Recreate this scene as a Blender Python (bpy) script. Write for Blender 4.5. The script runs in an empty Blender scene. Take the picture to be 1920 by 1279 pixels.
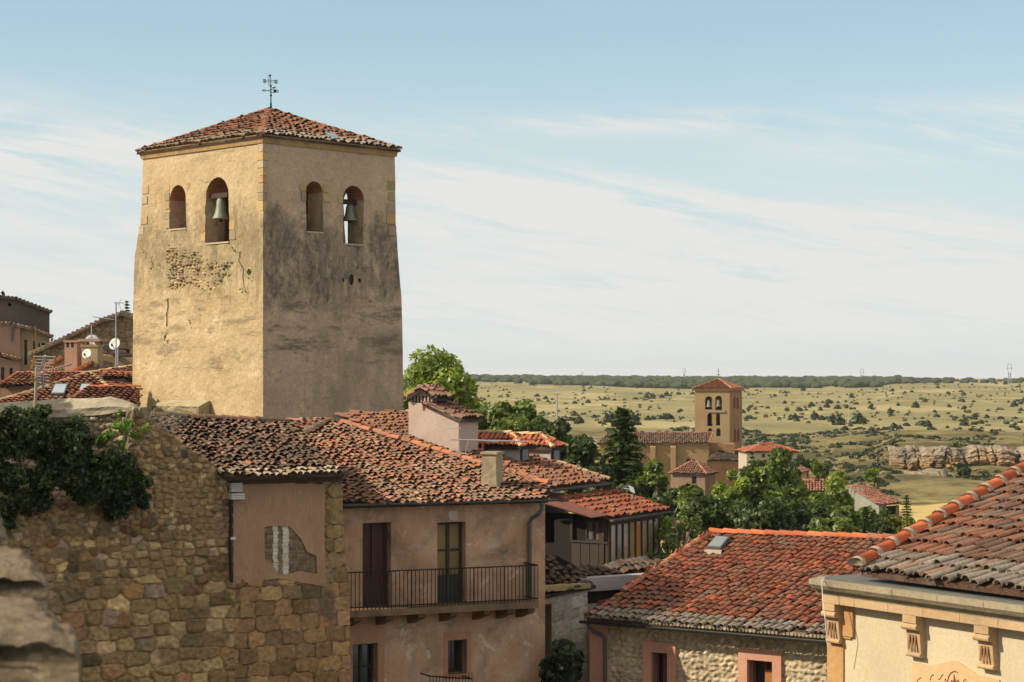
import bpy, bmesh, math, random
import numpy as np
from mathutils import Vector, noise as mn
from mathutils.geometry import tessellate_polygon
PI = math.pi; R = math.radians
sc = bpy.context.scene; C = sc.collection
# ---------------------------------------------------------------- camera
F = 3630.0; HY = 700.0                      # focal length and eye level in photo pixels
cam = bpy.data.cameras.new('camera'); co = bpy.data.objects.new('camera', cam); C.objects.link(co)
cam.sensor_width = 36; cam.lens = F/1920*36; cam.shift_y = (HY-639.5)/1920
co.rotation_euler = (PI/2, 0, 0); cam.clip_start = .3; cam.clip_end = 20000
cam.dof.use_dof = True; cam.dof.focus_distance = 60; cam.dof.aperture_fstop = 5.6
sc.camera = co
# ---------------------------------------------------------------- sky, sun, exposure
SUN = Vector((-.95, -.21, 0)).normalized(); EL = R(36)
S3 = Vector((SUN.x*math.cos(EL), SUN.y*math.cos(EL), math.sin(EL)))
w = bpy.data.worlds.new('World'); sc.world = w; w.use_nodes = True
nt = w.node_tree; nt.nodes.clear()
def nd(nt, t, **k):
    n = nt.nodes.new(t)
    for a, b in k.items():
        if a.startswith('i_'):
            key = a[2:]; key = int(key) if key.isdigit() else key.replace('_', ' ')
            if hasattr(b, 'is_output'): nt.links.new(b, n.inputs[key])
            else: n.inputs[key].default_value = b
        else: setattr(n, a, b)
    return n
def ramp(nt, fac, stops, interp='LINEAR'):
    n = nd(nt, 'ShaderNodeValToRGB'); cr = n.color_ramp; cr.interpolation = interp
    while len(cr.elements) < len(stops): cr.elements.new(.5)
    for e, (p, c) in zip(cr.elements, stops):
        e.position = p; e.color = (c, c, c, 1) if isinstance(c, (int, float)) else (*c, 1)
    nt.links.new(fac, n.inputs[0]); return n.outputs[0]
def mix(nt, f, a, b, mode='MIX'):
    n = nd(nt, 'ShaderNodeMix', data_type='RGBA', blend_type=mode)
    for key, v in ((0, f), (6, a), (7, b)):
        if hasattr(v, 'is_output'): nt.links.new(v, n.inputs[key])
        else: n.inputs[key].default_value = v if isinstance(v, (int, float)) else (*v, 1)
    return n.outputs[2]
def mth(nt, op, a, b=0.0, c=0.0):
    n = nd(nt, 'ShaderNodeMath', operation=op)
    for k, v in enumerate((a, b, c)):
        if hasattr(v, 'is_output'): nt.links.new(v, n.inputs[k])
        else: n.inputs[k].default_value = v
    return n.outputs[0]
sky = nd(nt, 'ShaderNodeTexSky', sky_type='NISHITA', sun_disc=False, sun_elevation=EL,
         sun_rotation=math.atan2(SUN.x, SUN.y), air_density=1.0, dust_density=1.2, ozone_density=1.2, altitude=900)
tc = nd(nt, 'ShaderNodeTexCoord')
sx = nd(nt, 'ShaderNodeSeparateXYZ', i_0=tc.outputs['Generated'])
az, el = sx.outputs[0], sx.outputs[2]
def cirrus(kx, kz, tilt, scale, det, seed, rough=.55, dist=.6):
    v = nd(nt, 'ShaderNodeCombineXYZ', i_0=mth(nt, 'MULTIPLY', az, kx), i_1=mth(nt, 'ADD', mth(nt, 'MULTIPLY', el, kz), mth(nt, 'MULTIPLY', az, tilt)), i_2=seed)
    n = nd(nt, 'ShaderNodeTexNoise', i_Vector=v.outputs[0], i_Scale=scale, i_Detail=det, i_Roughness=rough, i_Distortion=dist)
    return n.outputs[0]
band = ramp(nt, cirrus(2.2, 13, 2.2, 1.0, 6, 3.3), [(.40, 0), (.66, 1)], 'EASE')
wisp = ramp(nt, cirrus(6, 60, 9, 1.3, 9, 7.7, .6, 1.2), [(.42, 0), (.75, 1)])
lowm = ramp(nt, el, [(0.0, .8), (.09, .62), (.125, .34), (.165, .04), (1, 0)], 'EASE')
veil = ramp(nt, el, [(-.02, .9), (0.0, .68), (.02, .42), (.045, .2), (.08, .06), (.12, .01), (.16, 0), (1, 0)])
def bank(e0, slope, wid, a0, aw):               # a long cirrus bank at elevation e0, drifting with azimuth
    d = mth(nt, 'DIVIDE', mth(nt, 'SUBTRACT', mth(nt, 'SUBTRACT', el, e0), mth(nt, 'MULTIPLY', az, slope)), wid); q = mth(nt, 'DIVIDE', mth(nt, 'SUBTRACT', az, a0), aw)
    return mth(nt, 'EXPONENT', mth(nt, 'MULTIPLY', mth(nt, 'ADD', mth(nt, 'MULTIPLY', d, d), mth(nt, 'MULTIPLY', q, q)), -1.0))
soft = ramp(nt, mth(nt, 'ADD', mth(nt, 'MULTIPLY', cirrus(5, 36, 6, 1.0, 9, 1.9, .62, .9), .65), mth(nt, 'MULTIPLY', cirrus(16, 150, 26, 1.0, 8, 5.1, .6, 1.2), .35)), [(.41, .0), (.57, 1)])
banks = None
for q in ((.105, .0, .026, -.27, .11, .95), (.055, .05, .018, -.27, .13, .7), (.090, -.10, .018, .0, .09, .7), (.098, -.12, .009, .10, .14, .6), (.112, .03, .013, .24, .1, .75), (.070, -.05, .020, .2, .14, .6), (.126, .0, .006, .04, .12, .35), (.05, .0, .016, .05, .2, .5), (.078, .02, .008, -.03, .2, .7), (.06, -.08, .008, .16, .12, .7), (.038, .03, .009, -.02, .2, .55), (.128, .02, .005, .12, .1, .35), (.135, .1, .006, -.24, .06, .4), (.024, .01, .008, .12, .2, .5)):
    v = mth(nt, 'MULTIPLY', bank(*q[:5]), q[5]); banks = v if banks is None else mth(nt, 'ADD', banks, v)
cl = mth(nt, 'MULTIPLY', band, mth(nt, 'MULTIPLY', lowm, .2))
cl = mth(nt, 'ADD', cl, mth(nt, 'MULTIPLY', mth(nt, 'MULTIPLY', wisp, lowm), .3))
cl = mth(nt, 'ADD', cl, mth(nt, 'MULTIPLY', mth(nt, 'MULTIPLY', banks, soft), 1.8))
cl = mth(nt, 'MINIMUM', mth(nt, 'ADD', mth(nt, 'MULTIPLY', cl, .8), veil), .95)
SKYS = .12
skyc = mix(nt, 1.0, sky.outputs[0], (.92, .975, .88), 'MULTIPLY')
skyc = mix(nt, .2, skyc, (3.6, 4.45, 4.6))
skyc = mix(nt, ramp(nt, el, [(.0, .85), (.07, .75), (.12, .4), (.17, .1), (1, 0)]), skyc, (3.95, 4.55, 4.75))   # summer haze pales the low sky
col = mix(nt, cl, skyc, (5.05, 5.02, 4.85))
col = mix(nt, ramp(nt, el, [(.22, 0), (.45, .8), (1, .8)]), col, (5.5, 4.8, 4.0))   # unseen warm brightness added high above the frame to lift the shade
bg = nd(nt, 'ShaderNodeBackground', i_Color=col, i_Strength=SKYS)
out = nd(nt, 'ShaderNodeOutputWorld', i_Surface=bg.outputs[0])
sl = bpy.data.lights.new('sun', 'SUN'); so = bpy.data.objects.new('sun', sl); C.objects.link(so)
sl.energy = 4.5; sl.angle = R(.5); sl.color = (1, .86, .66)
so.rotation_euler = S3.to_track_quat('Z', 'Y').to_euler(); so.location = S3*400
sc.view_settings.view_transform = 'Standard'; sc.view_settings.look = 'None'
sc.view_settings.exposure = 0.42; sc.view_settings.gamma = 1
sc.cycles.use_denoising = True; sc.cycles.max_bounces = 6; sc.cycles.transparent_max_bounces = 8
sc.cycles.volume_bounces = 0; HAZE = .00008
# ---------------------------------------------------------------- helpers
def P(px, py, Y): return Vector(((px-960)/F*Y, Y, (HY-py)/F*Y))
OFF = {}
def thing(name, label, cat, loc=(0, 0, 0), group=None):
    o = bpy.data.objects.new(name, None); C.objects.link(o); o.location = loc; o.empty_display_size = .3
    o['label'] = label; o['category'] = cat
    if group: o['group'] = group
    OFF[o.name] = Vector(loc); return o
def tag(o, label, cat, group=None, kind=None):
    if label: o['label'] = label
    if cat: o['category'] = cat
    if group: o['group'] = group
    if kind: o['kind'] = kind
    return o
class MB:
    def __init__(s): s.v = []; s.f = []; s.c = []
    def add(s, vs, fs, col=(.5, .5, .5)):
        n = len(s.v); s.v += [tuple(x) for x in vs]; s.f += [tuple(i+n for i in f) for f in fs]; s.c += [tuple(col)]*len(vs)
    def hexa(s, p, col=(.5, .5, .5)):       # bottom four then top four
        s.add(p, [(3, 2, 1, 0), (4, 5, 6, 7), (0, 1, 5, 4), (1, 2, 6, 5), (2, 3, 7, 6), (3, 0, 4, 7)], col)
    def prism(s, pts, vec, col=(.5, .5, .5)):  # polygon swept by vec
        n = len(pts); vec = Vector(vec)
        vs = [Vector(p) for p in pts]+[Vector(p)+vec for p in pts]
        s.add(vs, [tuple(range(n)), tuple(range(2*n-1, n-1, -1))]+[(i, (i+1) % n, (i+1) % n+n, i+n) for i in range(n)], col)
    def tube(s, pts, r, n=6, r1=None, col=(.5, .5, .5), cap=True):
        pts = [Vector(p) for p in pts]; m = len(pts); vs = []; fs = []
        up = None
        for i, p in enumerate(pts):
            d = (pts[min(i+1, m-1)]-pts[max(i-1, 0)]).normalized()
            a = d.orthogonal().normalized() if up is None else (up-d*up.dot(d)).normalized()
            up = a; b = d.cross(a); rr = r if r1 is None else r+(r1-r)*i/(m-1)
            vs += [p+(a*math.cos(2*PI*k/n)+b*math.sin(2*PI*k/n))*rr for k in range(n)]
        for i in range(m-1):
            for k in range(n): fs.append((i*n+k, i*n+(k+1) % n, (i+1)*n+(k+1) % n, (i+1)*n+k))
        if cap: fs += [tuple(range(n-1, -1, -1)), tuple(range((m-1)*n, m*n))]
        s.add(vs, fs, col)
    def lathe(s, c, prof, n=16, axis=(0, 0, 1), col=(.5, .5, .5)):
        ax = Vector(axis).normalized(); a = ax.orthogonal().normalized(); b = ax.cross(a); vs = []; fs = []
        for r, h in prof: vs += [Vector(c)+ax*h+(a*math.cos(2*PI*k/n)+b*math.sin(2*PI*k/n))*r for k in range(n)]
        for i in range(len(prof)-1):
            for k in range(n): fs.append((i*n+k, i*n+(k+1) % n, (i+1)*n+(k+1) % n, (i+1)*n+k))
        fs += [tuple(range(n-1, -1, -1)), tuple(range((len(prof)-1)*n, len(prof)*n))]
        s.add(vs, fs, col)
    def build(s, name, m, parent=None, smooth=False):
        me = bpy.data.meshes.new(name); off = OFF.get(parent.name, Vector()) if parent else Vector()
        V = np.array(s.v, dtype=np.float64).reshape(-1, 3)-np.array(off)
        me.from_pydata(V.tolist(), [], s.f)
        a = me.attributes.new('col', 'FLOAT_COLOR', 'POINT')
        cc = np.ones((len(s.v), 4), dtype=np.float32); cc[:, :3] = np.array(s.c, dtype=np.float32).reshape(-1, 3)
        a.data.foreach_set('color', cc.ravel())
        if smooth: me.polygons.foreach_set('use_smooth', [True]*len(me.polygons))
        me.update(); o = bpy.data.objects.new(name, me); C.objects.link(o)
        if m: me.materials.append(m)
        if parent: o.parent = parent; OFF[o.name] = off
        return o
class Fac:                                   # a vertical facade plane: u along it, z up, w out of it
    def __init__(s, p, ang):
        s.o = Vector((p[0], p[1], 0)); a = R(ang); s.d = Vector((math.cos(a), math.sin(a), 0)); s.n = Vector((math.sin(a), -math.cos(a), 0))
    def hit(s, px, py):
        r = Vector(((px-960)/F, 1, (HY-py)/F)); Y = s.o.dot(s.n)/r.dot(s.n); p = r*Y
        return ((p-s.o).dot(s.d), p.z)
    def pt(s, u, z, w=0): q = s.o+s.d*u+s.n*w; return Vector((q.x, q.y, z))
    def out(s, w): f = Fac((0, 0), 0); f.o = s.o+s.n*w; f.d = s.d; f.n = s.n; return f
    def px(s, px, py, w=0): u, z = s.out(w).hit(px, py) if w else s.hit(px, py); return s.pt(u, z, w)
    def rect(s, x0, y0, x1, y1):
        a = s.hit(x0, (y0+y1)/2); b = s.hit(x1, (y0+y1)/2); c = s.hit((x0+x1)/2, y0); d = s.hit((x0+x1)/2, y1)
        return a[0], b[0], d[1], c[1]
    def box(s, mb, u0, u1, z0, z1, w0, w1, col=(.5, .5, .5)):
        mb.hexa([s.pt(u0, z0, w1), s.pt(u1, z0, w1), s.pt(u1, z0, w0), s.pt(u0, z0, w0), s.pt(u0, z1, w1), s.pt(u1, z1, w1), s.pt(u1, z1, w0), s.pt(u0, z1, w0)], col)
def rpoly(r): u0, u1, z0, z1 = r; return [(u0, z0), (u1, z0), (u1, z1), (u0, z1)]
def arch(r, n=8):
    u0, u1, z0, z1 = r; h = (u1-u0)/2; c = (u0+u1)/2; zs = z1-h
    return [(u0, z0), (u1, z0)]+[(c+h*math.cos(PI*k/n), zs+h*math.sin(PI*k/n)) for k in range(n+1)]
def wall(mb, fac, outline, holes=(), t=.4, w=0, col=(.5, .5, .5)):
    loops = [list(outline)]+[list(h) for h in holes]
    flat = [p for l in loops for p in l]
    tris = tessellate_polygon([[Vector((p[0], p[1], 0)) for p in l] for l in loops])
    n = len(flat); vs = [fac.pt(u, z, w) for u, z in flat]+[fac.pt(u, z, w-t) for u, z in flat]
    fs = [tuple(x) for x in tris]+[tuple(i+n for i in x) for x in tris]; k = 0
    for l in loops:
        m = len(l)
        for i in range(m): fs.append((k+i, k+(i+1) % m, k+(i+1) % m+n, k+i+n))
        k += m
    mb.add(vs, fs, col)
def inpoly(p, poly):
    x, y = p; r = False; j = len(poly)-1
    for i in range(len(poly)):
        xi, yi = poly[i]; xj, yj = poly[j]
        if (yi > y) != (yj > y) and x < (xj-xi)*(y-yi)/(yj-yi)+xi: r = not r
        j = i
    return r
class Plane:                                 # a roof plane through three points
    def __init__(s, a, b, c):
        s.o = Vector(a); s.n = (Vector(b)-s.o).cross(Vector(c)-s.o).normalized()
        if s.n.z < 0: s.n = -s.n
        s.e = Vector((0, 0, 1)).cross(s.n).normalized(); s.s = s.n.cross(s.e)   # e: eave line, s: up the slope
        if s.s.z < 0: s.s = -s.s; 
    @classmethod
    def pitch(cls, a, b, deg):               # eave a-b, rising away from the viewer
        a, b = Vector(a), Vector(b); d = (b-a); h = Vector((-d.y, d.x, 0)).normalized()
        if h.y < 0: h = -h
        return cls(a, b, a+h*math.cos(R(deg))+Vector((0, 0, math.sin(R(deg)))))
    def hit(s, px, py):
        r = Vector(((px-960)/F, 1, (HY-py)/F)); return r*(s.o.dot(s.n)/r.dot(s.n))
    def ab(s, p): q = Vector(p)-s.o; return (q.dot(s.e), q.dot(s.s))
    def pt(s, a, b, h=0): return s.o+s.e*a+s.s*b+s.n*h
def pick(rng, pal, lean=None):
    t = rng.random()
    if lean is not None: t = (t*.6+lean*.9) % 1.0
    t *= sum(x[0] for x in pal)
    for wt, c in pal:
        t -= wt
        if t <= 0: break
    if lean is not None: av = [sum(x[0]*x[1][i] for x in pal)/sum(x[0] for x in pal) for i in range(3)]; c = [a*.34+b*.66 for a, b in zip(av, c)]
    k = rng.uniform(.78, 1.2) if lean is None else rng.uniform(.86, 1.14); return (c[0]*k, c[1]*k*rng.uniform(.95, 1.05), c[2]*k*rng.uniform(.93, 1.07))
def tiles(mb, pl, poly, pal, seed=1, cw=.22, rl=.34, jit=1.0, holes=(), seg=5, thick=0, lowpal=None, base=(.05, .03, .022), sag=0, topen=None):
    rng = random.Random(seed); q = [pl.ab(p) for p in poly]; hq = [[pl.ab(p) for p in h] for h in holes]
    a0 = min(x[0] for x in q); a1 = max(x[0] for x in q); b0 = min(x[1] for x in q); b1 = max(x[1] for x in q)
    n = len(poly); ph = [pl.pt(a, b, -.05) for a, b in q]
    mb.add(ph, [tuple(range(n))], base)
    down = [p-Vector((0, 0, .07)) for p in ph]; mb.add(ph+down, [(i, (i+1) % n, (i+1) % n+n, i+n) for i in range(n)], base)
    nc = int((a1-a0)/cw)+2; nr = int((b1-b0)/rl)+2; wob = [rng.uniform(-.02, .02) for _ in range(nc)]
    for i in range(nc):
        ca = a0+(i+.5)*cw-.1*cw; drift = rng.uniform(-.5, .5)*rl*.35*jit
        for j in range(nr):
            cb = b0+j*rl+drift; L = rl*1.28
            cmid = (ca, cb+rl*.5)
            if not inpoly(cmid, q) or any(inpoly(cmid, h) for h in hq): continue
            bp = pl.pt(ca, cb); c = pick(rng, lowpal if (lowpal and j < 2) else pal, .5+.5*mn.noise(bp*.55)+.35*mn.noise(bp*1.7))
            r0 = cw*.445*rng.uniform(.93, 1.07); r1 = r0*.8; h0 = cw*.20+rng.uniform(-.012, .025)*jit; h1 = rng.uniform(-.008, .012)*jit
            da = rng.gauss(0, .012)*jit+wob[i]; sk = rng.gauss(0, .022)*jit; b_ = cb+rng.gauss(0, .018)*jit
            sg = .035*jit*mn.noise(Vector((ca*.7, cb*.7, seed)))+sag*math.sin(PI*(ca-a0)/(a1-a0+1e-6)) if sag else 0
            vs = []
            for (r, bb, hh, dd) in ((r0, b_, h0, da), (r1, b_+L, h1, da+sk)):
                for k in range(seg+1):
                    t = PI*k/seg; vs.append(pl.pt(ca+dd-r*math.cos(t), bb, hh-sg+r*.8*math.sin(t)-cw*.1))
            m = seg+1; fs = [(k, k+1, m+k+1, m+k) for k in range(seg)]
            if thick:
                for k in range(seg+1):
                    t = PI*k/seg; r = r0-thick; vs.append(pl.pt(ca+da-r*math.cos(t), b_+.002, h0-sg+r*.8*math.sin(t)-cw*.1))
                fs += [(k+1, k, 2*m+k, 2*m+k+1) for k in range(seg)]
            mb.add(vs, fs, c)
def ridge(mb, A, B, r=.11, L=.38, pal=None, seed=5, mortar=None, seg=6, lift=.0, jit=1):
    rng = random.Random(seed); A, B = Vector(A), Vector(B); d = (B-A); n = max(1, int(d.length/L)); d.normalize()
    side = d.cross(Vector((0, 0, 1))).normalized(); up = side.cross(d)
    st = (B-A).length/n
    for i in range(n):
        p = A+d*st*i+up*lift+side*rng.gauss(0, .01)*jit; c = pick(rng, pal); vs = []
        for (rr, s, h) in ((r, -.02, .025), (r*.86, st*1.1, 0)):
            for k in range(seg+1): t = PI*k/seg; vs.append(p+d*s+side*(-rr*math.cos(t))+up*(h+rr*math.sin(t)*.9-r*.25))
        m = seg+1; mb.add(vs, [(k, k+1, m+k+1, m+k) for k in range(seg)]+[tuple(range(m))], c)
        if mortar:
            vs = []
            for (rr, s) in ((r*1.04, -.05), (r*1.07, .0), (r*1.02, .05)):
                for k in range(seg+1): t = PI*k/seg; vs.append(p+d*(s+rng.uniform(-.02, .02))+side*(-rr*math.cos(t))+up*(.02+rr*math.sin(t)*.9-r*.25))
            mb.add(vs, [(q*m+k, q*m+k+1, q*m+m+k+1, q*m+m+k) for q in range(2) for k in range(seg)]+[tuple(range(m)), tuple(range(2*m, 3*m))], mortar)
def gutter(mb, A, B, r=.07, n=7):
    A, B = Vector(A), Vector(B); d = (B-A).normalized(); side = d.cross(Vector((0, 0, 1))).normalized(); vs = []
    for rr in (r, r*.85):
        for p in (A, B): vs += [p+side*rr*math.cos(PI*k/n)-Vector((0, 0, 1))*rr*math.sin(PI*k/n) for k in range(n+1)]
    m = n+1; fs = []
    for q in (0, 2*m): fs += [(q+k, q+k+1, q+m+k+1, q+m+k) for k in range(n)]
    fs += [(0, m, 3*m, 2*m), (n, m+n, 3*m+n, 2*m+n), tuple(range(m)), tuple(range(m, 2*m))]
    mb.add(vs, fs)
# stones: cells of a jittered grid, each with its own colour, bulging out of the wall
def seeds(u0, u1, z0, z1, sw, sh, jit, rng, rowjit=.15):
    pts = []; z = z0-sh
    while z < z1+sh:
        h = sh*rng.uniform(1-rowjit, 1+rowjit); u = u0-sw*rng.random()-sw
        while u < u1+sw:
            k = sw*rng.uniform(.6, 1.45); pts.append((u+k/2+rng.uniform(-jit, jit)*sw, z+h/2+rng.uniform(-jit, jit)*sh, )); u += k
        z += h
    return pts
def stone_wall(name, m, fac, outline, zones, parent, res=.035, depth=.05, holes=(), w=0, mortar=(.2, .17, .13), rough=.012, gap=.03, seed=1, mort_thr=None, smear=.0, fade=0, vary=0, recolor=None):
    # zones: list of (test(u,z)->bool, sw, sh, jit, pnorm, palette); the first that holds owns the seed
    rng = random.Random(seed); us = [p[0] for p in outline]; zs = [p[1] for p in outline]
    u0, u1, z0, z1 = min(us), max(us), min(zs), max(zs); S = []; Cc = []; An = []; Pn = []; Bu = []
    for zi, (test, sw, sh, jit, pn, pal) in enumerate(zones):
        for p in seeds(u0, u1, z0, z1, sw, sh, jit, rng):
            if test(*p) and not any(t[0](*p) for t in zones[:zi]):
                S.append(p); Cc.append(pick(rng, pal)); An.append((sw, sh)); Pn.append(pn); Bu.append(rng.uniform(.4, 1.2))
    S = np.array(S, dtype=np.float32); Cc = np.array(Cc, dtype=np.float32); An = np.array(An, dtype=np.float32); Pn = np.array(Pn, dtype=np.float32); Bu = np.array(Bu)
    nu = int((u1-u0)/res)+1; nz = int((z1-z0)/res)+1
    gu, gz = np.meshgrid(np.linspace(u0, u1, nu), np.linspace(z0, z1, nz)); g = np.stack([gu.ravel(), gz.ravel()], 1)
    jn = np.array([mn.noise_vector(Vector((x*3.1, z*3.1, seed*3.7))) for x, z in g])
    gq = (g+jn[:, :2]*.045).astype(np.float32); M = len(g)
    idx = np.zeros(M, int); d1 = np.zeros(M); d2 = np.zeros(M)
    for k in range(0, M, 3000):
        q = gq[k:k+3000]; D = (np.abs(q[:, None, 0]-S[None, :, 0])/An[None, :, 0])**Pn+(np.abs(q[:, None, 1]-S[None, :, 1])/An[None, :, 1])**Pn
        D = D**(1/Pn)
        part = np.argpartition(D, 1, axis=1)[:, :2]; r = np.arange(len(q)); a, b = D[r, part[:, 0]], D[r, part[:, 1]]
        sw_ = a > b; i1 = np.where(sw_, part[:, 1], part[:, 0]); idx[k:k+3000] = i1; d1[k:k+3000] = np.minimum(a, b); d2[k:k+3000] = np.maximum(a, b)
    e = (d2-d1)*np.minimum(An[idx, 0], An[idx, 1]); t = np.clip(e/(gap*2.2), 0, 1); t = t*t*(3-2*t)
    tc_ = np.clip((e-gap*.15)/(gap*.9), 0, 1)
    rn = np.array([mn.noise(Vector((x*9, z*9, seed))) for x, z in g]); r2 = np.array([mn.noise(Vector((x*1.3, z*1.3, seed+9))) for x, z in g])
    if smear: tc_ = np.clip(tc_-np.clip((r2-smear)*4, 0, 1), 0, 1)
    if fade:
        ol = np.array(outline); dd = np.full(M, 9.0)
        for a_, b_ in zip(ol, np.roll(ol, -1, 0)):
            ab = b_-a_; tt = np.clip(((g-a_)@ab)/(ab@ab), 0, 1); dd = np.minimum(dd, np.linalg.norm(g-a_-tt[:, None]*ab, axis=1))
        fe = np.clip(dd/fade+.7*r2-.35, 0, 1); tc_ = tc_*fe; t = t*fe; w = w-.05*(1-fe)
    if vary: Cc = Cc*np.array([rng.uniform(1-vary, 1+vary) for _ in Cc])[:, None]
    ww = w+depth*t*Bu[idx]+rough*rn
    cv = Cc[idx]*tc_[:, None]+np.array(mortar)[None, :]*(1-tc_)[:, None]
    cv = cv*(1+.22*rn+.3*r2)[:, None]
    if recolor: cv = np.array([recolor(x, z, c_) for (x, z), c_ in zip(g, cv)])
    keep = np.zeros((nz, nu), bool); cu = (u1-u0)/(nu-1); cz = (z1-z0)/(nz-1); mb = MB()
    for j in range(nz-1):
        for i in range(nu-1):
            c = (u0+(i+.5)*cu, z0+(j+.5)*cz); keep[j, i] = inpoly(c, outline) and not any(inpoly(c, h) for h in holes)
    o = np.array(fac.o); d = np.array(fac.d); n = np.array(fac.n)
    V = o[None, :]+d[None, :]*g[:, :1]+n[None, :]*ww[:, None]; V[:, 2] = g[:, 1]
    mb.v = [tuple(x) for x in V]; mb.c = [tuple(x) for x in cv]
    mb.f = [(j*nu+i, j*nu+i+1, (j+1)*nu+i+1, (j+1)*nu+i) for j in range(nz-1) for i in range(nu-1) if keep[j, i]]
    return mb.build(name, m, parent, smooth=False)
# ---------------------------------------------------------------- materials
def mbase(name, rough=.9, spec=.2):
    m = bpy.data.materials.new(name); m.use_nodes = True; n = m.node_tree; n.nodes.clear()
    b = nd(n, 'ShaderNodeBsdfPrincipled', i_Roughness=rough); b.inputs['Specular IOR Level'].default_value = spec
    o = nd(n, 'ShaderNodeOutputMaterial', i_Surface=b.outputs[0]); return m, n, b
def pos(n, sc_=(1, 1, 1)):
    g = nd(n, 'ShaderNodeNewGeometry'); return nd(n, 'ShaderNodeMapping', i_Vector=g.outputs['Position'], i_Scale=sc_).outputs[0]
def nz(n, v, s, det=5, ro=.55, dist=0): return nd(n, 'ShaderNodeTexNoise', i_Vector=v, i_Scale=s, i_Detail=det, i_Roughness=ro, i_Distortion=dist).outputs[0]
def bump(n, b, h, st=.5, d=.03):
    k = nd(n, 'ShaderNodeBump', i_Strength=st, i_Distance=d, i_Height=h); n.links.new(k.outputs[0], b.inputs['Normal'])
def m_attr(name, rough=.92, lich=None, lamt=.3, lscale=3, bs=.4, fine=14, var=.3, spec=.15):
    m, n, b = mbase(name, rough, spec); a = nd(n, 'ShaderNodeAttribute', attribute_name='col'); v = pos(n)
    f = nz(n, v, fine, 6, .65); c = mix(n, 1.0, a.outputs[0], ramp(n, f, [(.25, 1-var), (.75, 1+var)]), 'MULTIPLY')
    if lich: c = mix(n, mth(n, 'MULTIPLY', ramp(n, nz(n, v, lscale, 7, .7), [(.5, 0), (.62, 1)]), lamt), c, lich)
    n.links.new(c, b.inputs['Base Color']); bump(n, b, f, bs, .03); return m
def m_plain(name, c, rough=.7, metal=0, var=.15, s=6, spec=.3, bs=.15):
    m, n, b = mbase(name, rough, spec); f = nz(n, pos(n), s, 6, .6)
    n.links.new(mix(n, f, tuple(x*(1-var) for x in c), tuple(x*(1+var) for x in c)), b.inputs['Base Color']); b.inputs['Metallic'].default_value = metal
    bump(n, b, f, bs, .02); return m
def m_plaster(name, c1, c2, dark=None, damt=.6, s=.7, light=None, streak=None, bs=.35, fine=20, rough=.95, thr=(.5, .68)):
    m, n, b = mbase(name, rough, .1); v = pos(n); c = mix(n, ramp(n, nz(n, v, s, 7, .6, .4), [(.35, 0), (.65, 1)]), c1, c2)
    f = nz(n, v, fine, 6, .7); c = mix(n, 1.0, c, ramp(n, f, [(.2, .82), (.8, 1.16)]), 'MULTIPLY')
    if light: c = mix(n, ramp(n, nz(n, v, s*1.7, 8, .65, .8), [(.60, 0), (.64, .8)]), c, light)
    if streak: c = mix(n, mth(n, 'MULTIPLY', ramp(n, nz(n, pos(n, (1.6, 1.6, .12)), 1.5, 7, .65), [(.5, 0), (.75, 1)]), .55), c, streak)
    if dark: c = mix(n, mth(n, 'MULTIPLY', ramp(n, nz(n, v, s*1.1, 9, .68, .5), [(thr[0], 0), (thr[1], 1)]), damt), c, dark)
    n.links.new(c, b.inputs['Base Color']); bump(n, b, nz(n, v, fine*.5, 8, .7), bs, .05); return m
def m_leaf(name, c1, c2, c3=None, trans=.45):
    m = bpy.data.materials.new(name); m.use_nodes = True; n = m.node_tree; n.nodes.clear()
    g = nd(n, 'ShaderNodeNewGeometry'); r = g.outputs['Random Per Island']
    c = ramp(n, r, [(0, c1), (.6, c2), (1, c3 or c2)]); at = nd(n, 'ShaderNodeAttribute', attribute_name='col'); c = mix(n, 1.0, c, at.outputs[0], 'MULTIPLY'); d = nd(n, 'ShaderNodeBsdfDiffuse', i_Color=c); t = nd(n, 'ShaderNodeBsdfTranslucent', i_Color=mix(n, 1, c, (1.1, 1.25, .6), 'MULTIPLY'))
    gl = nd(n, 'ShaderNodeBsdfGlossy', i_Roughness=.45, i_Color=(.5, .5, .5, 1))
    x = nd(n, 'ShaderNodeMixShader', i_0=trans, i_1=d.outputs[0], i_2=t.outputs[0]); y = nd(n, 'ShaderNodeMixShader', i_0=.06, i_1=x.outputs[0], i_2=gl.outputs[0])
    nd(n, 'ShaderNodeOutputMaterial', i_Surface=y.outputs[0]); return m
def m_glass(name, c, rough=.08, spec=.6):
    m, n, b = mbase(name, rough, spec); n.links.new(mix(n, nz(n, pos(n), 1.3, 3), c, tuple(x*1.8 for x in c)), b.inputs['Base Color']); bump(n, b, nz(n, pos(n), .8, 2), .08, .05); return m
# ---------------------------------------------------------------- ground, plateau, forest
def sm(a, b, x): t = min(1, max(0, (x-a)/(b-a))); return t*t*(3-2*t)
def lerp(pts, x):
    if x <= pts[0][0]: return pts[0][1]
    for (a, p), (b, q) in zip(pts, pts[1:]):
        if x <= b: return p+(q-p)*(x-a)/(b-a)
    return pts[-1][1]
ZL = [(-200, -15), (100, -16), (170, -19), (230, -20), (290, -19), (335, -15.2), (365, -12.4), (420, -11.9), (700, -11.5), (1300, -10.9), (1700, -10.4), (2400, -8.5), (9000, -12)]
ZR = [(-200, -15), (100, -16), (170, -19.5), (240, -19.2), (270, -18.3), (300, -16.9), (330, -15.2), (375, -12.9), (430, -12.2), (700, -11.2), (1300, -10.0), (1700, -9.4), (2400, -8.5), (9000, -12)]
ZC = [(-200, -15), (100, -16), (170, -19.5), (240, -19.2), (270, -18.3), (300, -17.0), (327, -16.8), (334, -12.7), (340, -12.4), (430, -12.0), (700, -10.7), (1300, -8.0), (1700, -7.6), (2400, -8.5), (9000, -12)]
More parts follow.
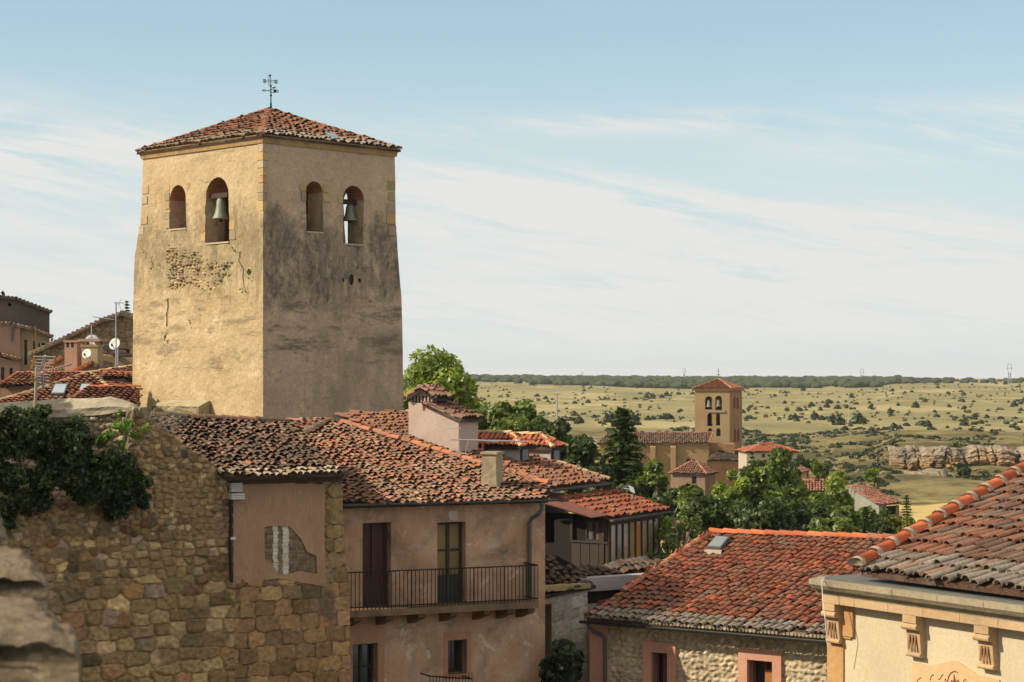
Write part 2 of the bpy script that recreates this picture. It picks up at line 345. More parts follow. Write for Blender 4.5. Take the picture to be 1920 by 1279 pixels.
def tz(x, y):
    t = x/max(y, 60); z = lerp(ZL, y); r = sm(.08, .14, t); z = z*(1-r)+lerp(ZR, y)*r; k = sm(.188, .2, t); z = z*(1-k)+lerp(ZC, y)*k
    if y > 250: z += sm(-.02, -.06, -t-.0)*0 + (1-sm(-.03, .12, t))*3.2*sm(500, 1300, y)*(1-sm(1700, 2600, y)*.4)
    if y > 200:
        a = sm(200, 260, y)*(1-sm(370, 460, y)); v = Vector((x/16, y/16, 0))
        z += a*mn.noise(v)*1.3+a*mn.noise(v*3)*.4
        g = math.exp(-((t-.145)/.025)**2)*a; z -= g*1.5
        z += sm(420, 600, y)*((mn.noise(Vector((x/90, y/160, 3)))*1.1+mn.noise(Vector((x/38, y/60, 7)))*.45))
    return z
def m_ground():
    m, n, b = mbase('dry_grass_ground', 1, .05); v = pos(n)
    big = nz(n, pos(n, (.012, .006, .02)), 1.0, 6, .6, .6); mid = nz(n, pos(n, (.12, .05, .1)), 1, 8, .7); fi = nz(n, pos(n, (1, 1, 1)), 1.2, 6, .7)
    c = mix(n, ramp(n, big, [(.38, 0), (.6, 1)]), (.295, .258, .128), (.195, .182, .09))
    c = mix(n, mth(n, 'MULTIPLY', ramp(n, mid, [(.48, 0), (.62, 1)]), .55), c, (.16, .155, .075))
    c = mix(n, mth(n, 'MULTIPLY', ramp(n, nz(n, pos(n, (.03, .012, .03)), 1, 5, .6), [(.52, 0), (.6, 1)]), .7), c, (.40, .335, .18))
    y = nd(n, 'ShaderNodeSeparateXYZ', i_0=nd(n, 'ShaderNodeNewGeometry').outputs['Position']).outputs[1]
    near = ramp(n, mth(n, 'DIVIDE', y, 1000), [(.375, 1), (.43, 0)])
    sl_ = mix(n, ramp(n, nz(n, pos(n, (.07, .09, .3)), 1, 10, .75), [(.42, 0), (.55, 1)]), (.225, .185, .088), (.085, .08, .038))
    c = mix(n, near, c, sl_)
    mead = mth(n, 'MULTIPLY', ramp(n, mth(n, 'DIVIDE', y, 1000), [(.20, 0), (.215, 1), (.278, 1), (.285, 0)]), ramp(n, nz(n, pos(n, (.03, .05, .0)), 1, 3), [(.42, 0), (.52, 1)]))
    c = mix(n, mead, c, (.46, .36, .15))
    rk = nd(n, 'ShaderNodeNewGeometry'); c = mix(n, 1, c, ramp(n, fi, [(.2, .75), (.8, 1.2)]), 'MULTIPLY')
    n.links.new(c, b.inputs['Base Color']); bump(n, b, fi, .5, .3); return m
ys = [-70, -30, 0, 40, 80, 120, 150, 180]+list(np.arange(200, 440, 3.0))+list(np.geomspace(440, 2600, 70))+[3200]
T = np.linspace(-.62, .62, 260); mb = MB()
for y in ys: mb.v += [(t*(abs(y)+60), y, tz(t*(abs(y)+60), y)) for t in T]
mb.c = [(.5,)*3]*len(mb.v); nT = len(T)
mb.f = [(j*nT+i, j*nT+i+1, (j+1)*nT+i+1, (j+1)*nT+i) for j in range(len(ys)-1) for i in range(nT-1)]
g = mb.build('ground', m_ground(), smooth=True); tag(g, 'rolling plateau of dry straw grass beyond the town', 'ground', kind='structure')
# leaf cards
def cards(mb, cen, nrm, size, rs, asp=1.0, tone=None):
    N = len(cen); nrm = nrm/np.linalg.norm(nrm, axis=1, keepdims=True); r = rs.normal(size=(N, 3)); a = np.cross(nrm, r); a /= np.linalg.norm(a, axis=1, keepdims=True); b = np.cross(nrm, a)
    s = np.asarray(size).reshape(-1, 1)*np.ones((N, 1)); q = np.stack([cen-a*s-b*s*asp*.35, cen+b*s*asp*.1-a*s*.1+b*s*asp*.6, cen+a*s, cen-b*s*asp*.6], 1).reshape(-1, 3)
    n = len(mb.v); mb.v += [tuple(x) for x in q]; tn = np.ones(N) if tone is None else tone; mb.c += [(k, k, k) for k in np.repeat(tn, 4)]; mb.f += [(n+4*i, n+4*i+1, n+4*i+2, n+4*i+3) for i in range(N)]
def crown(mb, seed, c, rx, rz, nclump, nleaf, ls, ck=.42, flat=.35, ry=None):
    rs = np.random.RandomState(seed); c = np.array(c); ry = ry or rx; cl = []
    for i in range(nclump):
        d = rs.normal(size=3); d /= np.linalg.norm(d); r = rs.uniform(.2, 1)**.5*.82; p = d*r*np.array([rx, ry, rz]); cl.append((c+p, rs.uniform(.45, 1.3)*ck*min(rx, rz)))
    w_ = np.array([k[1]**2 for k in cl]); w_ /= w_.sum(); which = rs.choice(nclump, nleaf, p=w_)
    d = rs.normal(size=(nleaf, 3)); d /= np.linalg.norm(d, axis=1, keepdims=True); rad = rs.uniform(.35, 1.08, nleaf)**.6
    cc = np.array([k[0] for k in cl])[which]; rr = np.array([k[1] for k in cl])[which]
    cen = cc+d*(rr*rad)[:, None]*np.array([1, 1, .85]); nrm = d*.7+rs.normal(size=(nleaf, 3))*.6+np.array([0, 0, flat])
    cards(mb, cen, nrm, ls*rs.uniform(.45, 1.35, nleaf), rs, 1.0, (rs.uniform(.6, 1.25, nclump))[which]*rs.uniform(.85, 1.15, nleaf)); return cl
LEAF = {}
def leafm(k):
    if k not in LEAF:
        LEAF[k] = {'light': lambda: m_leaf('light_foliage', (.12, .18, .026), (.24, .31, .045), (.40, .43, .07)), 'mid': lambda: m_leaf('mid_foliage', (.065, .105, .02), (.14, .195, .034), (.26, .31, .055)),
                   'dark': lambda: m_leaf('dark_foliage', (.032, .056, .016), (.062, .098, .025), (.12, .155, .036)), 'olive': lambda: m_leaf('olive_foliage', (.12, .13, .02), (.2, .19, .03), (.28, .25, .04)),
                   'fir': lambda: m_leaf('fir_foliage', (.035, .065, .02), (.065, .105, .033), (.11, .15, .045), .3), 'juniper': lambda: m_leaf('juniper_foliage', (.022, .036, .013), (.04, .06, .02), (.065, .082, .028), .2),
                   'ivy': lambda: m_leaf('ivy_foliage', (.018, .036, .011), (.04, .068, .018), (.085, .125, .028), .4), 'vine': lambda: m_leaf('vine_foliage', (.09, .17, .02), (.15, .25, .03), (.24, .34, .05), .55),
                   'fig': lambda: m_leaf('fig_foliage', (.11, .155, .045), (.19, .245, .07), (.3, .35, .12), .4)}[k]()
    return LEAF[k]
BARK = m_plain('bark', (.09, .065, .045), .95, var=.35, s=9, bs=.6)
def tree(label, px, py0, py1, hw, D, kind='mid', nclump=16, nleaf=3000, ls=.16, seed=1, group=None, name='leafy_tree', ck=.42, gz=None):
    r = hw/F*D; z1, z0 = (HY-py0)/F*D, (HY-py1)/F*D; x = (px-960)/F*D; c = Vector((x, D, (z0+z1)/2)); gz = tz(x, D) if gz is None else gz
    gz = min(gz, z0-.3); t = thing(name, label, 'tree', (x, D, gz), group); mb = MB()
    cl = crown(mb, seed, c, r, (z1-z0)/2, nclump, nleaf, ls, ck); mb.build('crown', leafm(kind), t); tb = MB(); rng = random.Random(seed)
    th = max(.08, r*.07); top = c+Vector((0, 0, -(z1-z0)*.1)); tb.tube([(x+rng.uniform(-.1, .1), D, gz), (x+rng.uniform(-.15, .15), D, (gz+z0)/2), top], th*1.5, 7, th*.8)
    for p, rr in cl[:9]: m_ = (top+Vector(p))/2+Vector((0, 0, -.1*r)); tb.tube([(x, D, z0+(top.z-z0)*rng.uniform(.0, .8)), m_, p], th*.55, 5, th*.12)
    tb.build('trunk', BARK, t, True); return t
def conifer(label, px, py0, py1, hw, D, kind='fir', seed=1, levels=20, nb=8, nq=13, name='conifer_tree', group=None, ls=None, gz=None):
    r = hw/F*D; z1, z0 = (HY-py0)/F*D, (HY-py1)/F*D; x = (px-960)/F*D; rs = np.random.RandomState(seed); gz = min(tz(x, D) if gz is None else gz, z0-.2)
    t = thing(name, label, 'tree', (x, D, gz), group); mb = MB(); cen = []; nrm = []; sz = []
    for l in range(levels):
        h = l/(levels-1); rl = r*(1-h)**.8*rs.uniform(.72, 1.15)+.05; z = z0+(z1-z0)*h; a0 = rs.uniform(0, 6)
        for k in range(nb):
            a = a0+2*PI*k/nb+rs.uniform(-.3, .3); L = rl*rs.uniform(.65, 1.15)
            for q in range(nq):
                s = (q+.6)/nq; cen.append((x+math.cos(a)*L*s+rs.normal()*.07*r*s, D+math.sin(a)*L*s+rs.normal()*.07*r*s, z-L*.2*s*s+L*.06*s+rs.normal()*.02*r)); nrm.append((rs.normal()*.5, rs.normal()*.5, 1)); sz.append((ls or max(.10, r*.105))*rs.uniform(.6, 1.2))
    cards(mb, np.array(cen), np.array(nrm), np.array(sz), rs, .7); mb.build('crown', leafm(kind), t); tb = MB(); tb.tube([(x, D, gz), (x, D, z1)], max(.06, r*.08), 7, .02); tb.build('trunk', BARK, t, True); return t
# forest on the skyline: nobody could count it
rs = np.random.RandomState(4); mb = MB(); bm = bmesh.new(); bmesh.ops.create_icosphere(bm, subdivisions=2, radius=1); IV = np.array([v.co[:] for v in bm.verts]); IF = [tuple(v.index for v in f.verts) for f in bm.faces]; bm.free()
for i in range(4200):
    y = rs.uniform(1320, 2450); t = rs.uniform(-.12, .30); dens = 1-sm(.16, .235, t)*.93
    if t > .19: y = rs.uniform(1500, 1900)
    if rs.rand() > dens or (t < .05 and y < 1320+(0.05-t)*4500): continue
    x = t*y; rr = rs.uniform(2.2, 5)*(1 if t < .2 else .75); V = IV*np.array([rr*rs.uniform(1, 1.5), rr, rr*rs.uniform(.55, .8)])
    V = V*(1+.22*np.array([mn.noise(Vector(v)*2.2+Vector((i, 0, 0))) for v in IV]))[:, None]
    mb.add(V+np.array([x, y, tz(x, y)+rr*.45]), IF)
o = mb.build('forest', m_plain('forest_green', (.062, .075, .042), 1, var=.75, s=.35, spec=0, bs=1)); tag(o, 'dark wooded ridge along the skyline', 'forest', kind='stuff')
# junipers on the plateau
rng = random.Random(12); jun = []
for v in range(6):
    mb = MB(); rs = np.random.RandomState(50+v); N = 330; d = rs.normal(size=(N, 3)); d /= np.linalg.norm(d, axis=1, keepdims=True); d[:, 2] = np.abs(d[:, 2])*rs.uniform(.9, 1.0, N)
    tall = (1.45, 1.05, 1.9, .85, 1.25, 1.6)[v]; lob = np.array([1+.28*mn.noise(Vector(x)*1.6+Vector((v*5, 0, 0))) for x in d]); cone = 1-((.62 if v in (0, 2, 5) else .2)*np.clip(d[:, 2], 0, 1)**1.5)
    rad = rs.uniform(.55, 1.05, N)*lob; cen = d*np.stack([rad*cone, rad*cone, rad*tall], 1); cen[:, 2] += .05
    cards(mb, cen, d+rs.normal(size=(N, 3))*.4, rs.uniform(.16, .3, N), rs); o = mb.build('juniper_bush', leafm('juniper')); jun.append(o.data); C.objects.unlink(o); bpy.data.objects.remove(o)
def ray_ground(px, py):
    Y = 500.0
    for _ in range(40):
        z = tz((px-960)/F*Y, Y); Y = .5*Y+.5*min(2400, max(260, -z*F/(py-HY)))
    return Vector(((px-960)/F*Y, Y, tz((px-960)/F*Y, Y)))
def bush(px, py, rad, label=None, var=None):
    p = ray_ground(px, py); s = rad/F*p.y; o = bpy.data.objects.new('juniper_bush', jun[rng.randrange(6) if var is None else var]); C.objects.link(o); o.location = p-Vector((0, 0, s*.12))
    o.scale = (s, s, s*rng.uniform(.8, 1.0)); o.rotation_euler.z = rng.uniform(0, 6.28); tag(o, label or 'small dark juniper bush dotted over the dry plateau', 'bush', 'juniper bushes on the plateau'); return o
for px, py, rad, lab in [(1069, 789, 11, 'rounded dark juniper beside the utility pole on the plateau'), (1145, 792, 15, 'broad dark juniper just left of the conifer top'), (1188, 797, 15, 'wide juniper clump touching the right side of the conifer top'),
    (1235, 786, 11, 'left one of a pair of round junipers left of the distant bell tower'), (1252, 786, 13, 'right and larger one of a round juniper pair left of distant tower'), (1271, 808, 10, 'single juniper above the ridge of the distant church nave'), (1431, 822, 9, 'upright dark juniper standing above the red roofed far house'),
    (1573, 797, 14, 'broad low juniper beside the thin pole on the plateau'), (1609, 795, 17, 'largest dark juniper right of the thin plateau pole'), (1215, 788, 7, 'small cone juniper between conifer and round juniper pair'),
    (1676, 804, 9, 'narrow upright juniper above the rock cliff gully'), (1700, 799, 8, 'low juniper right of the narrow upright one'), (1728, 798, 12, 'wide juniper above the rock cliff')]: bush(px, py, rad, lab)
cents = [(rng.uniform(890, 1925), rng.uniform(716, 812)) for _ in range(46)]; k = 0
while k < 272:
    if rng.random() < .55: c = rng.choice(cents); px, py = rng.gauss(c[0], 22), rng.gauss(c[1], 4)
    else: px, py = rng.uniform(885, 1930), 716+(rng.random()**1.2)*100
    lo = 718+13*math.exp(-((px-1380)/260)**2)
    if py < lo or py > 815 or px < 880 or px > 1930: continue
    if py > 790 and px < 1650 and rng.random() < .7: continue
    if px < 1450 and rng.random() < .25: continue
    bush(px, py, (2.5+3.8*rng.random()**2)*(1.05 if px > 1650 else 1)*(.6+.8*(py-705)/75)); k += 1
# rock cliff
def cliff(name, label, x0, x1, y0, y1, D, ang, seed, amp=1.0):
    f = Fac(P(x0, 0, D), ang); u1 = f.hit(x1, (y0+y1)/2)[0]; za, zb = f.hit((x0+x1)/2, y1)[1]-2.2, f.hit((x0+x1)/2, y0)[1]; nu, nv = int(u1/.28), int((zb-za)/.16); mb = MB()
    for j in range(nv+1):
        for i in range(nu+1):
            u, z = u1*i/nu, za+(zb-za)*j/nv; e = min(1, min(u, u1-u)/2.5); st = mn.noise(Vector((u*.05, 0, z*1.5+seed+.5*mn.noise(Vector((u*.2, z*.3, seed))))))
            bed = .45*mn.noise(Vector((u*.07, 2, z*1.7+seed+.6*mn.noise(Vector((u*.25, z*.5, 2))))))+.3*mn.noise(Vector((u*.16, 5, z*4.5+seed))); crack = abs(mn.noise(Vector((u*.55+.4*mn.noise(Vector((u, z*.8, 1))), z*.12, seed)))); notch = max(0, 1-crack*9)
            w_ = (bed*1.3+mn.noise(Vector((u*.22, z*.2, seed)))*1.6+mn.noise(Vector((u*1.6, z*2.2, seed)))*.35+mn.noise(Vector((u*4, z*4, seed)))*.18-notch*1.1)*amp; top = j/nv
            zt = z+(mn.noise(Vector((u*.3, 1, seed)))*.7+mn.noise(Vector((u*1.2, 1, seed)))*.4)*top
            mb.v.append(tuple(f.pt(u, zt, w_*(.4+.6*e)-(1-e)*2-2.5*top**6))); h = mn.noise(Vector((u*.25, z*.25, seed+5)))*.5+.5; f_ = mn.noise(Vector((u*2.5, z*5, seed)))
            warm = max(0, min(1, 1.3-abs(top-.42)*2.6+.9*(h-.5)+.5*bed)); g_ = (.17+.14*h+bed*.05)*(1-.6*notch)*(1+.35*f_)
            mb.c.append(tuple(np.array((.35, .215, .105))*warm*(.6+.6*h+.3*f_)*(1-.6*notch)+np.array((g_*.98, g_*.82, g_*.6))*(1-warm)))
    n = nu+1; mb.f = [(j*n+i, j*n+i+1, (j+1)*n+i+1, (j+1)*n+i) for j in range(nv) for i in range(nu)]
    top = [tuple(np.array(mb.v[nv*n+i])+np.array(f.n)*-9+np.array([0, 0, -.2])) for i in range(n)]; b0 = len(mb.v); mb.v += top; mb.c += [(.2, .17, .08)]*n; mb.f += [(nv*n+i, nv*n+i+1, b0+i+1, b0+i) for i in range(n-1)]
    o = mb.build(name, MROCK); tag(o, label, 'cliff', kind='structure')
MROCK = m_attr('rock', .95, (.09, .085, .06), .5, .6, .8, 1.8, .45)
cliff('rock_cliff', 'layered ochre and grey limestone cliff on the slope', 1670, 1960, 840, 886, 328, -4, 3)
cliff('rock_outcrop', 'low broken orange rock ledge under the cliff', 1688, 1790, 888, 912, 312, 4, 8, .6)
cliff('rock_outcrop', 'grey rock lip at the edge of the plateau behind the trees', 1110, 1215, 826, 842, 345, 2, 15, .5)
# the far smaller bushes past the first three hundred
rs = np.random.RandomState(33); mb = MB()
for i in range(950):
    y = 440*math.exp(rs.uniform(0, 1.13)); t = rs.uniform(-.06, .285)
    if mn.noise(Vector((t*30, math.log(y)*5, 4)))+.35*rs.rand() < .12-.25*t: continue
    x = t*y; s_ = rs.uniform(.3, .95); N = 22; d = rs.normal(size=(N, 3)); d /= np.linalg.norm(d, axis=1, keepdims=True); d[:, 2] = abs(d[:, 2]); cards(mb, np.array([x, y, tz(x, y)])+d*np.array([s_, s_, s_*rs.uniform(.7, 1.4)])*rs.uniform(.4, 1, (N, 1)), d+rs.normal(size=(N, 3))*.4, rs.uniform(.25, .5, N)*s_, rs)
o = mb.build('low_bushes', leafm('juniper')); tag(o, 'scattering of tiny dark bushes over the far plateau', 'bushes', kind='stuff')
# scrub and loose rocks on the gorge slopes: nobody could count them
rs = np.random.RandomState(21); sc_ = MB(); rk_ = MB()
for i in range(5200):
    y = rs.uniform(262, 425); t = rs.uniform(.02, .28); v = mn.noise(Vector((t*40, y/22, 2)))
    if v < (-.25 if .1 < t < .2 else .0)+.25*rs.rand() or (.203 < y/1000 < .284 and t > .19 and y < 284): continue
    x = t*y; z = tz(x, y); s_ = rs.uniform(.3, .8)
    if rs.rand() < .25:
        V = IV*np.array([s_*rs.uniform(.6, 1.3), s_*.7, s_*rs.uniform(.3, .6)])*.7*(1+.3*np.array([mn.noise(Vector(q)*1.7+Vector((i, 0, 0))) for q in IV]))[:, None]; rk_.add(V+np.array([x, y, z]), IF, (.26*rs.uniform(.7, 1.2), .21, .15))
    else:
        N = 36; d = rs.normal(size=(N, 3)); d /= np.linalg.norm(d, axis=1, keepdims=True); d[:, 2] = abs(d[:, 2]); cards(sc_, np.array([x, y, z])+d*np.array([s_*1.3, s_, s_*.8])*rs.uniform(.4, 1, (N, 1)), d+rs.normal(size=(N, 3))*.4, rs.uniform(.18, .36, N)*s_*1.3, rs)
o = sc_.build('scrub', leafm('juniper')); tag(o, 'low dark scrub over the gorge slopes', 'scrub', kind='stuff'); o = rk_.build('loose_rocks', MROCK); tag(o, 'grey loose rocks over the gorge slopes', 'rocks', kind='stuff')
# pylons and poles
IRON = m_plain('grey_steel', (.30, .33, .36), .6, .3)
def pylon(px, py0, py1, D, label):
    h = (py1-py0)/F*D; x = (px-960)/F*D; z0 = (HY-py1)/F*D-6; z1 = (HY-py0)/F*D; b = h*.13; t = thing('power_pylon', label, 'pylon', (x, D, z0), 'pylons on the skyline'); mb = MB(); r = D*.00013
    for sx_ in (-1, 1):
        for sy in (-1, 1): mb.tube([(x+sx_*b, D+sy*b, z0), (x+sx_*b*.35, D+sy*b*.35, z0+(z1-z0)*.68)], r, 4)
        mb.tube([(x+sx_*b*.35, D, z0+(z1-z0)*.66), (x+sx_*b*1.0, D, z0+(z1-z0)*.82), (x+sx_*b*.7, D, z1)], r, 4)
    for k in range(6):
        a, c = k/6*.68, (k+1)/6*.68; ra, rc = b*(1-.65*a/.68), b*(1-.65*c/.68); mb.tube([(x-ra, D, z0+(z1-z0)*a), (x+rc, D, z0+(z1-z0)*c)], r*.7, 4); mb.tube([(x+ra, D, z0+(z1-z0)*a), (x-rc, D, z0+(z1-z0)*c)], r*.7, 4)
    mb.build('lattice_mast', IRON, t); mb = MB(); mb.tube([(x-b*1.5, D, z0+(z1-z0)*.84), (x+b*1.5, D, z0+(z1-z0)*.84)], r, 4); mb.tube([(x-b*.9, D, z1), (x+b*.9, D, z1)], r, 4); mb.build('crossarm', IRON, t)
pylon(1893, 683, 716, 1300, 'tallest grey lattice power pylon on the skyline above the villa roof'); pylon(1616, 692, 716, 1700, 'faint lattice power pylon on skyline between distant tower and cliff')
pylon(1283, 691, 710, 2100, 'tiny pale power pylon just left of the distant bell tower'); pylon(1092, 697, 708, 2300, 'faintest tiny pylon above the forest left of the conifer')
def pole(px, py0, py1, D, label, r=.13):
    x = (px-960)/F*D; z0 = (HY-py1)/F*D-1; t = thing('utility_pole', label, 'pole', (x, D, z0)); mb = MB(); mb.tube([(x, D, z0), (x, D, (HY-py0)/F*D)], r, 6, r*.7); mb.build('pole', m_plain('weathered_pole', (.36, .32, .28), .9), t)
    mb = MB(); z = (HY-py0)/F*D-.25; mb.tube([(x-.5, D, z), (x+.5, D, z)], r*.5, 4); mb.build('crossarm', IRON, t)
pole(1044, 737, 792, 330, 'pale wooden utility pole standing on the dry plateau', .2); pole(1592, 744, 800, 480, 'thin faint utility pole beside the broad plateau juniper', .12)
# ---------------------------------------------------------------- shared materials
TILE = m_attr('clay_tile', .9, (.20, .165, .125), .4, .9, .5, 16, .3)
TILE_D = m_attr('dark_clay_tile', .95, (.17, .155, .12), .3, 1.6, .6, 14, .35)
STONE = m_attr('masonry_stone', .95, (.13, .105, .065), .3, 1.1, .6, 11, .3)
STONE_L = m_attr('pale_masonry_stone', .95, (.20, .16, .10), .25, 1.3, .5, 11, .22)
IRONB = m_plain('black_wrought_iron', (.018, .018, .02), .6, .5); ZINC = m_plain('zinc_gutter', (.10, .105, .10), .6, .3, .25)
ALU = m_plain('pale_aluminium', (.6, .6, .58), .4, .6); WOOD_D = m_plain('dark_wood', (.05, .032, .022), .8, var=.4, s=12); WOOD_B = m_plain('brown_wood', (.10, .055, .03), .8, var=.35, s=12)
GLASS_D = m_glass('dark_window_glass', (.012, .013, .015)); GLASS_W = m_glass('warm_window_glass', (.10, .075, .04))
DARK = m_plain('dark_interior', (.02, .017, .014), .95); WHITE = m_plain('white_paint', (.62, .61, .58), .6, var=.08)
PAL_MAIN = [(3, (.25, .165, .11)), (2, (.27, .14, .085)), (2, (.29, .12, .07)), (.6, (.42, .145, .068)), (1.6, (.14, .085, .058)), (.35, (.42, .26, .18)), (2, (.2, .13, .09))]
PAL_ANNEX = [(3, (.105, .074, .052)), (3, (.07, .052, .04)), (1.2, (.19, .10, .065)), (.7, (.21, .155, .105)), (.25, (.33, .15, .085))]
PAL_TOWER = [(3, (.15, .08, .052)), (2, (.21, .095, .058)), (1, (.34, .13, .07)), (1.5, (.10, .065, .047)), (.4, (.32, .2, .13))]
PAL_RED = [(3, (.28, .08, .043)), (3, (.215, .066, .04)), (1, (.33, .115, .058)), (1.5, (.13, .058, .038))]
PAL_HOUSE = [(2, (.34, .10, .052)), (3, (.255, .085, .05)), (1.2, (.2, .125, .088)), (2, (.15, .068, .045)), (.7, (.42, .13, .065)), (1, (.29, .12, .07))]
PAL_VILLA = [(3, (.22, .105, .07)), (2, (.31, .125, .07)), (2, (.19, .14, .11)), (1.5, (.12, .075, .055))]
PAL_GREY = [(3, (.27, .235, .195)), (2, (.22, .19, .155)), (.6, (.3, .15, .1))]
PAL_DORM = [(3, (.28, .115, .068)), (2, (.34, .15, .09)), (2, (.21, .11, .07)), (1.5, (.13, .075, .05))]
def rl_(pl, L): return [pl.hit(*p) for p in L]
def sub(mat_, name, parent, fn, smooth=False): mb = MB(); fn(mb); return mb.build(name, mat_, parent, smooth)
# ---------------------------------------------------------------- bell tower
TN = Vector(((493-960)/F*66, 66, 0)); TL = Fac(TN, -45); TR = Fac(TN, 45)    # near corner; TL runs to the left of it with u<0
bt = thing('bell_tower', 'tall weathered stone bell tower with four arched openings and tiled hip roof', 'tower', (TN.x, TN.y+4.6, -15))
Ledge = [(290, 268, 740), (350, 266.5, 741), (415, 264, 742), (440, 259, 744), (475, 253, 746), (505, 251.5, 748), (530, 251, 750), (560, 250, 753), (640, 249, 755), (770, 248, 756), (830, 247, 756.5)]
lev = []
for py, lx, rx in Ledge:
    z = (HY-py)/F*70.6; lev.append((z, -TL.hit(lx, py)[0], TR.hit(rx, py)[0]))
lev.append((-15, lev[-1][1]+.25, lev[-1][2]+.25)); lev.reverse(); ZT = lev[-1][0]
def wd(z): return lerp([(l[0], l[1]) for l in lev], z), lerp([(l[0], l[2]) for l in lev], z)
mb = MB(); NU = 44; zz = [-15, -8]+list(np.linspace(-3, ZT, 76)); ring = []
for z in zz:
    wl, wr = wd(z); c0 = TN; cl_ = TN+TL.d*-wl; cr = TN+TR.d*wr; cb = cl_+TR.d*wr; pts = []
    for a, b, n in ((cl_, c0, TL.n), (c0, cr, TR.n), (cr, cb, -TL.n), (cb, cl_, -TR.n)):
        for i in range(NU):
            t = i/NU; p = a.lerp(b, t); q = Vector((p.x, p.y, z)); e = min(1, t*8, (1-t)*8); k = mn.noise(q*.5)*.05+mn.noise(q*1.7)*.025+mn.noise(q*5)*.012
            if z > ZT-.3: k *= .2
            pts.append(q+n*k*(.35+.65*e)+Vector((0, 0, 0)))
    ring.append(pts)
m = 4*NU; mb.v = [tuple(p) for r in ring for p in r]; mb.c = [(.5,)*3]*len(mb.v)
mb.f = [(j*m+i, j*m+(i+1) % m, (j+1)*m+(i+1) % m, (j+1)*m+i) for j in range(len(zz)-1) for i in range(m)]+[tuple(range(m-1, -1, -1)), tuple(range((len(zz)-1)*m, len(zz)*m))]
def tower_mat(name, c1, c2, grime, zlo, zhi, amt, repair=False):
    m, n, b = mbase(name, .96, .08); v = pos(n); zc = nd(n, 'ShaderNodeSeparateXYZ', i_0=nd(n, 'ShaderNodeNewGeometry').outputs['Position']).outputs[2]
    c = mix(n, ramp(n, nz(n, v, .45, 7, .6, .4), [(.35, 0), (.65, 1)]), c1, c2); f = nz(n, v, 9, 8, .72)
    c = mix(n, ramp(n, nz(n, v, 1.3, 8, .65, .6), [(.56, 0), (.66, .55)]), c, tuple(min(1, x*1.28) for x in c1))
    c = mix(n, 1, c, ramp(n, f, [(.25, .76), (.75, 1.2)]), 'MULTIPLY')
    bandz = ramp(n, mth(n, 'DIVIDE', mth(n, 'ADD', zc, 5), 15), [((zlo-2.2+5)/15, 0), ((zlo+5)/15, 1), ((zhi-.6+5)/15, 1), ((zhi+1.6+5)/15, 0)], 'EASE')
    gn = nz(n, pos(n, (1, 1, .7)), .8, 14, .78, 0); gm = ramp(n, mth(n, 'ADD', gn, mth(n, 'MULTIPLY', bandz, .23)), [(.62, 0), (.735, 1)])
    strk = ramp(n, mth(n, 'ADD', nz(n, pos(n, (1.7, 1.7, .12)), 1.1, 12, .78, 0), mth(n, 'MULTIPLY', bandz, .14)), [(.6, 0), (.74, 1)])
    gm = mth(n, 'MULTIPLY', gm, ramp(n, nz(n, pos(n, (1, 1, .6)), 4.2, 10, .8), [(.36, .3), (.58, 1)]))
    low = ramp(n, mth(n, 'ADD', nz(n, pos(n, (.55, .55, 2.2)), .9, 10, .75), mth(n, 'MULTIPLY', ramp(n, mth(n, 'DIVIDE', mth(n, 'ADD', zc, 5), 15), [(.3, 0), (.4, 1), (.5, 1), (.6, 0)]), .1)), [(.60, 0), (.70, .8)]); gm = mth(n, 'MAXIMUM', gm, low)
    c = mix(n, mth(n, 'MULTIPLY', mth(n, 'MAXIMUM', gm, mth(n, 'MULTIPLY', strk, .75)), amt), c, grime)
    c = mix(n, mth(n, 'MULTIPLY', ramp(n, nz(n, pos(n, (1, 1, 2.5)), 1.6, 10, .75), [(.56, 0), (.66, 1)]), .35), c, (.16, .13, .085))
    spots = ramp(n, nd(n, 'ShaderNodeTexVoronoi', i_Vector=pos(n, (1, 1, .8)), i_Scale=.85, i_Randomness=1).outputs[0], [(.045, 1), (.075, 0)])
    c = mix(n, mth(n, 'MULTIPLY', spots, mth(n, 'MULTIPLY', bandz, .9)), c, (.03, .028, .02))
    if repair:                                   # the lower right part was rendered anew, with a straight edge
        xy = nd(n, 'ShaderNodeSeparateXYZ', i_0=nd(n, 'ShaderNodeNewGeometry').outputs['Position']); uu_ = mth(n, 'MULTIPLY', mth(n, 'ADD', xy.outputs[0], xy.outputs[1]), .7071)
        edge = mth(n, 'ADD', uu_, mth(n, 'MULTIPLY', nz(n, v, 3, 4), .08)); u585 = (TN.x+TN.y)*.7071+TR.hit(586, 700)[0]
        msk = mth(n, 'MULTIPLY', ramp(n, mth(n, 'SUBTRACT', edge, u585-.5), [(.52, 0), (.55, 1)]), ramp(n, mth(n, 'ADD', mth(n, 'MULTIPLY', zc, .2), .5), [(.78, 1), (.86, 0)]))
        c = mix(n, mth(n, 'MULTIPLY', msk, mth(n, 'ADD', .08, mth(n, 'MULTIPLY', ramp(n, nz(n, pos(n, (1, 1, .3)), 1.3, 8, .7), [(.4, 0), (.6, 1)]), .45))), c, (.22, .175, .125))
    n.links.new(c, b.inputs['Base Color']); bump(n, b, mth(n, 'ADD', mth(n, 'MULTIPLY', nz(n, v, 2.4, 9, .75), 1.6), mth(n, 'MULTIPLY', gm, .3)), .7, .09); return m
TM_L = tower_mat('ochre_lime_render', (.52, .405, .245), (.43, .32, .18), (.17, .145, .09), 3.9, 5.2, .75)
TM_R = tower_mat('stained_lime_render', (.53, .395, .275), (.45, .33, .225), (.105, .097, .08), 3.3, 5.1, .9, True)
body = mb.build('wall', TM_L, bt); body.data.materials.append(TM_R); body.data.materials.append(m_plaster('belfry_inner_brick', (.42, .20, .10), (.34, .17, .09), (.12, .07, .045), .5, 1.5))
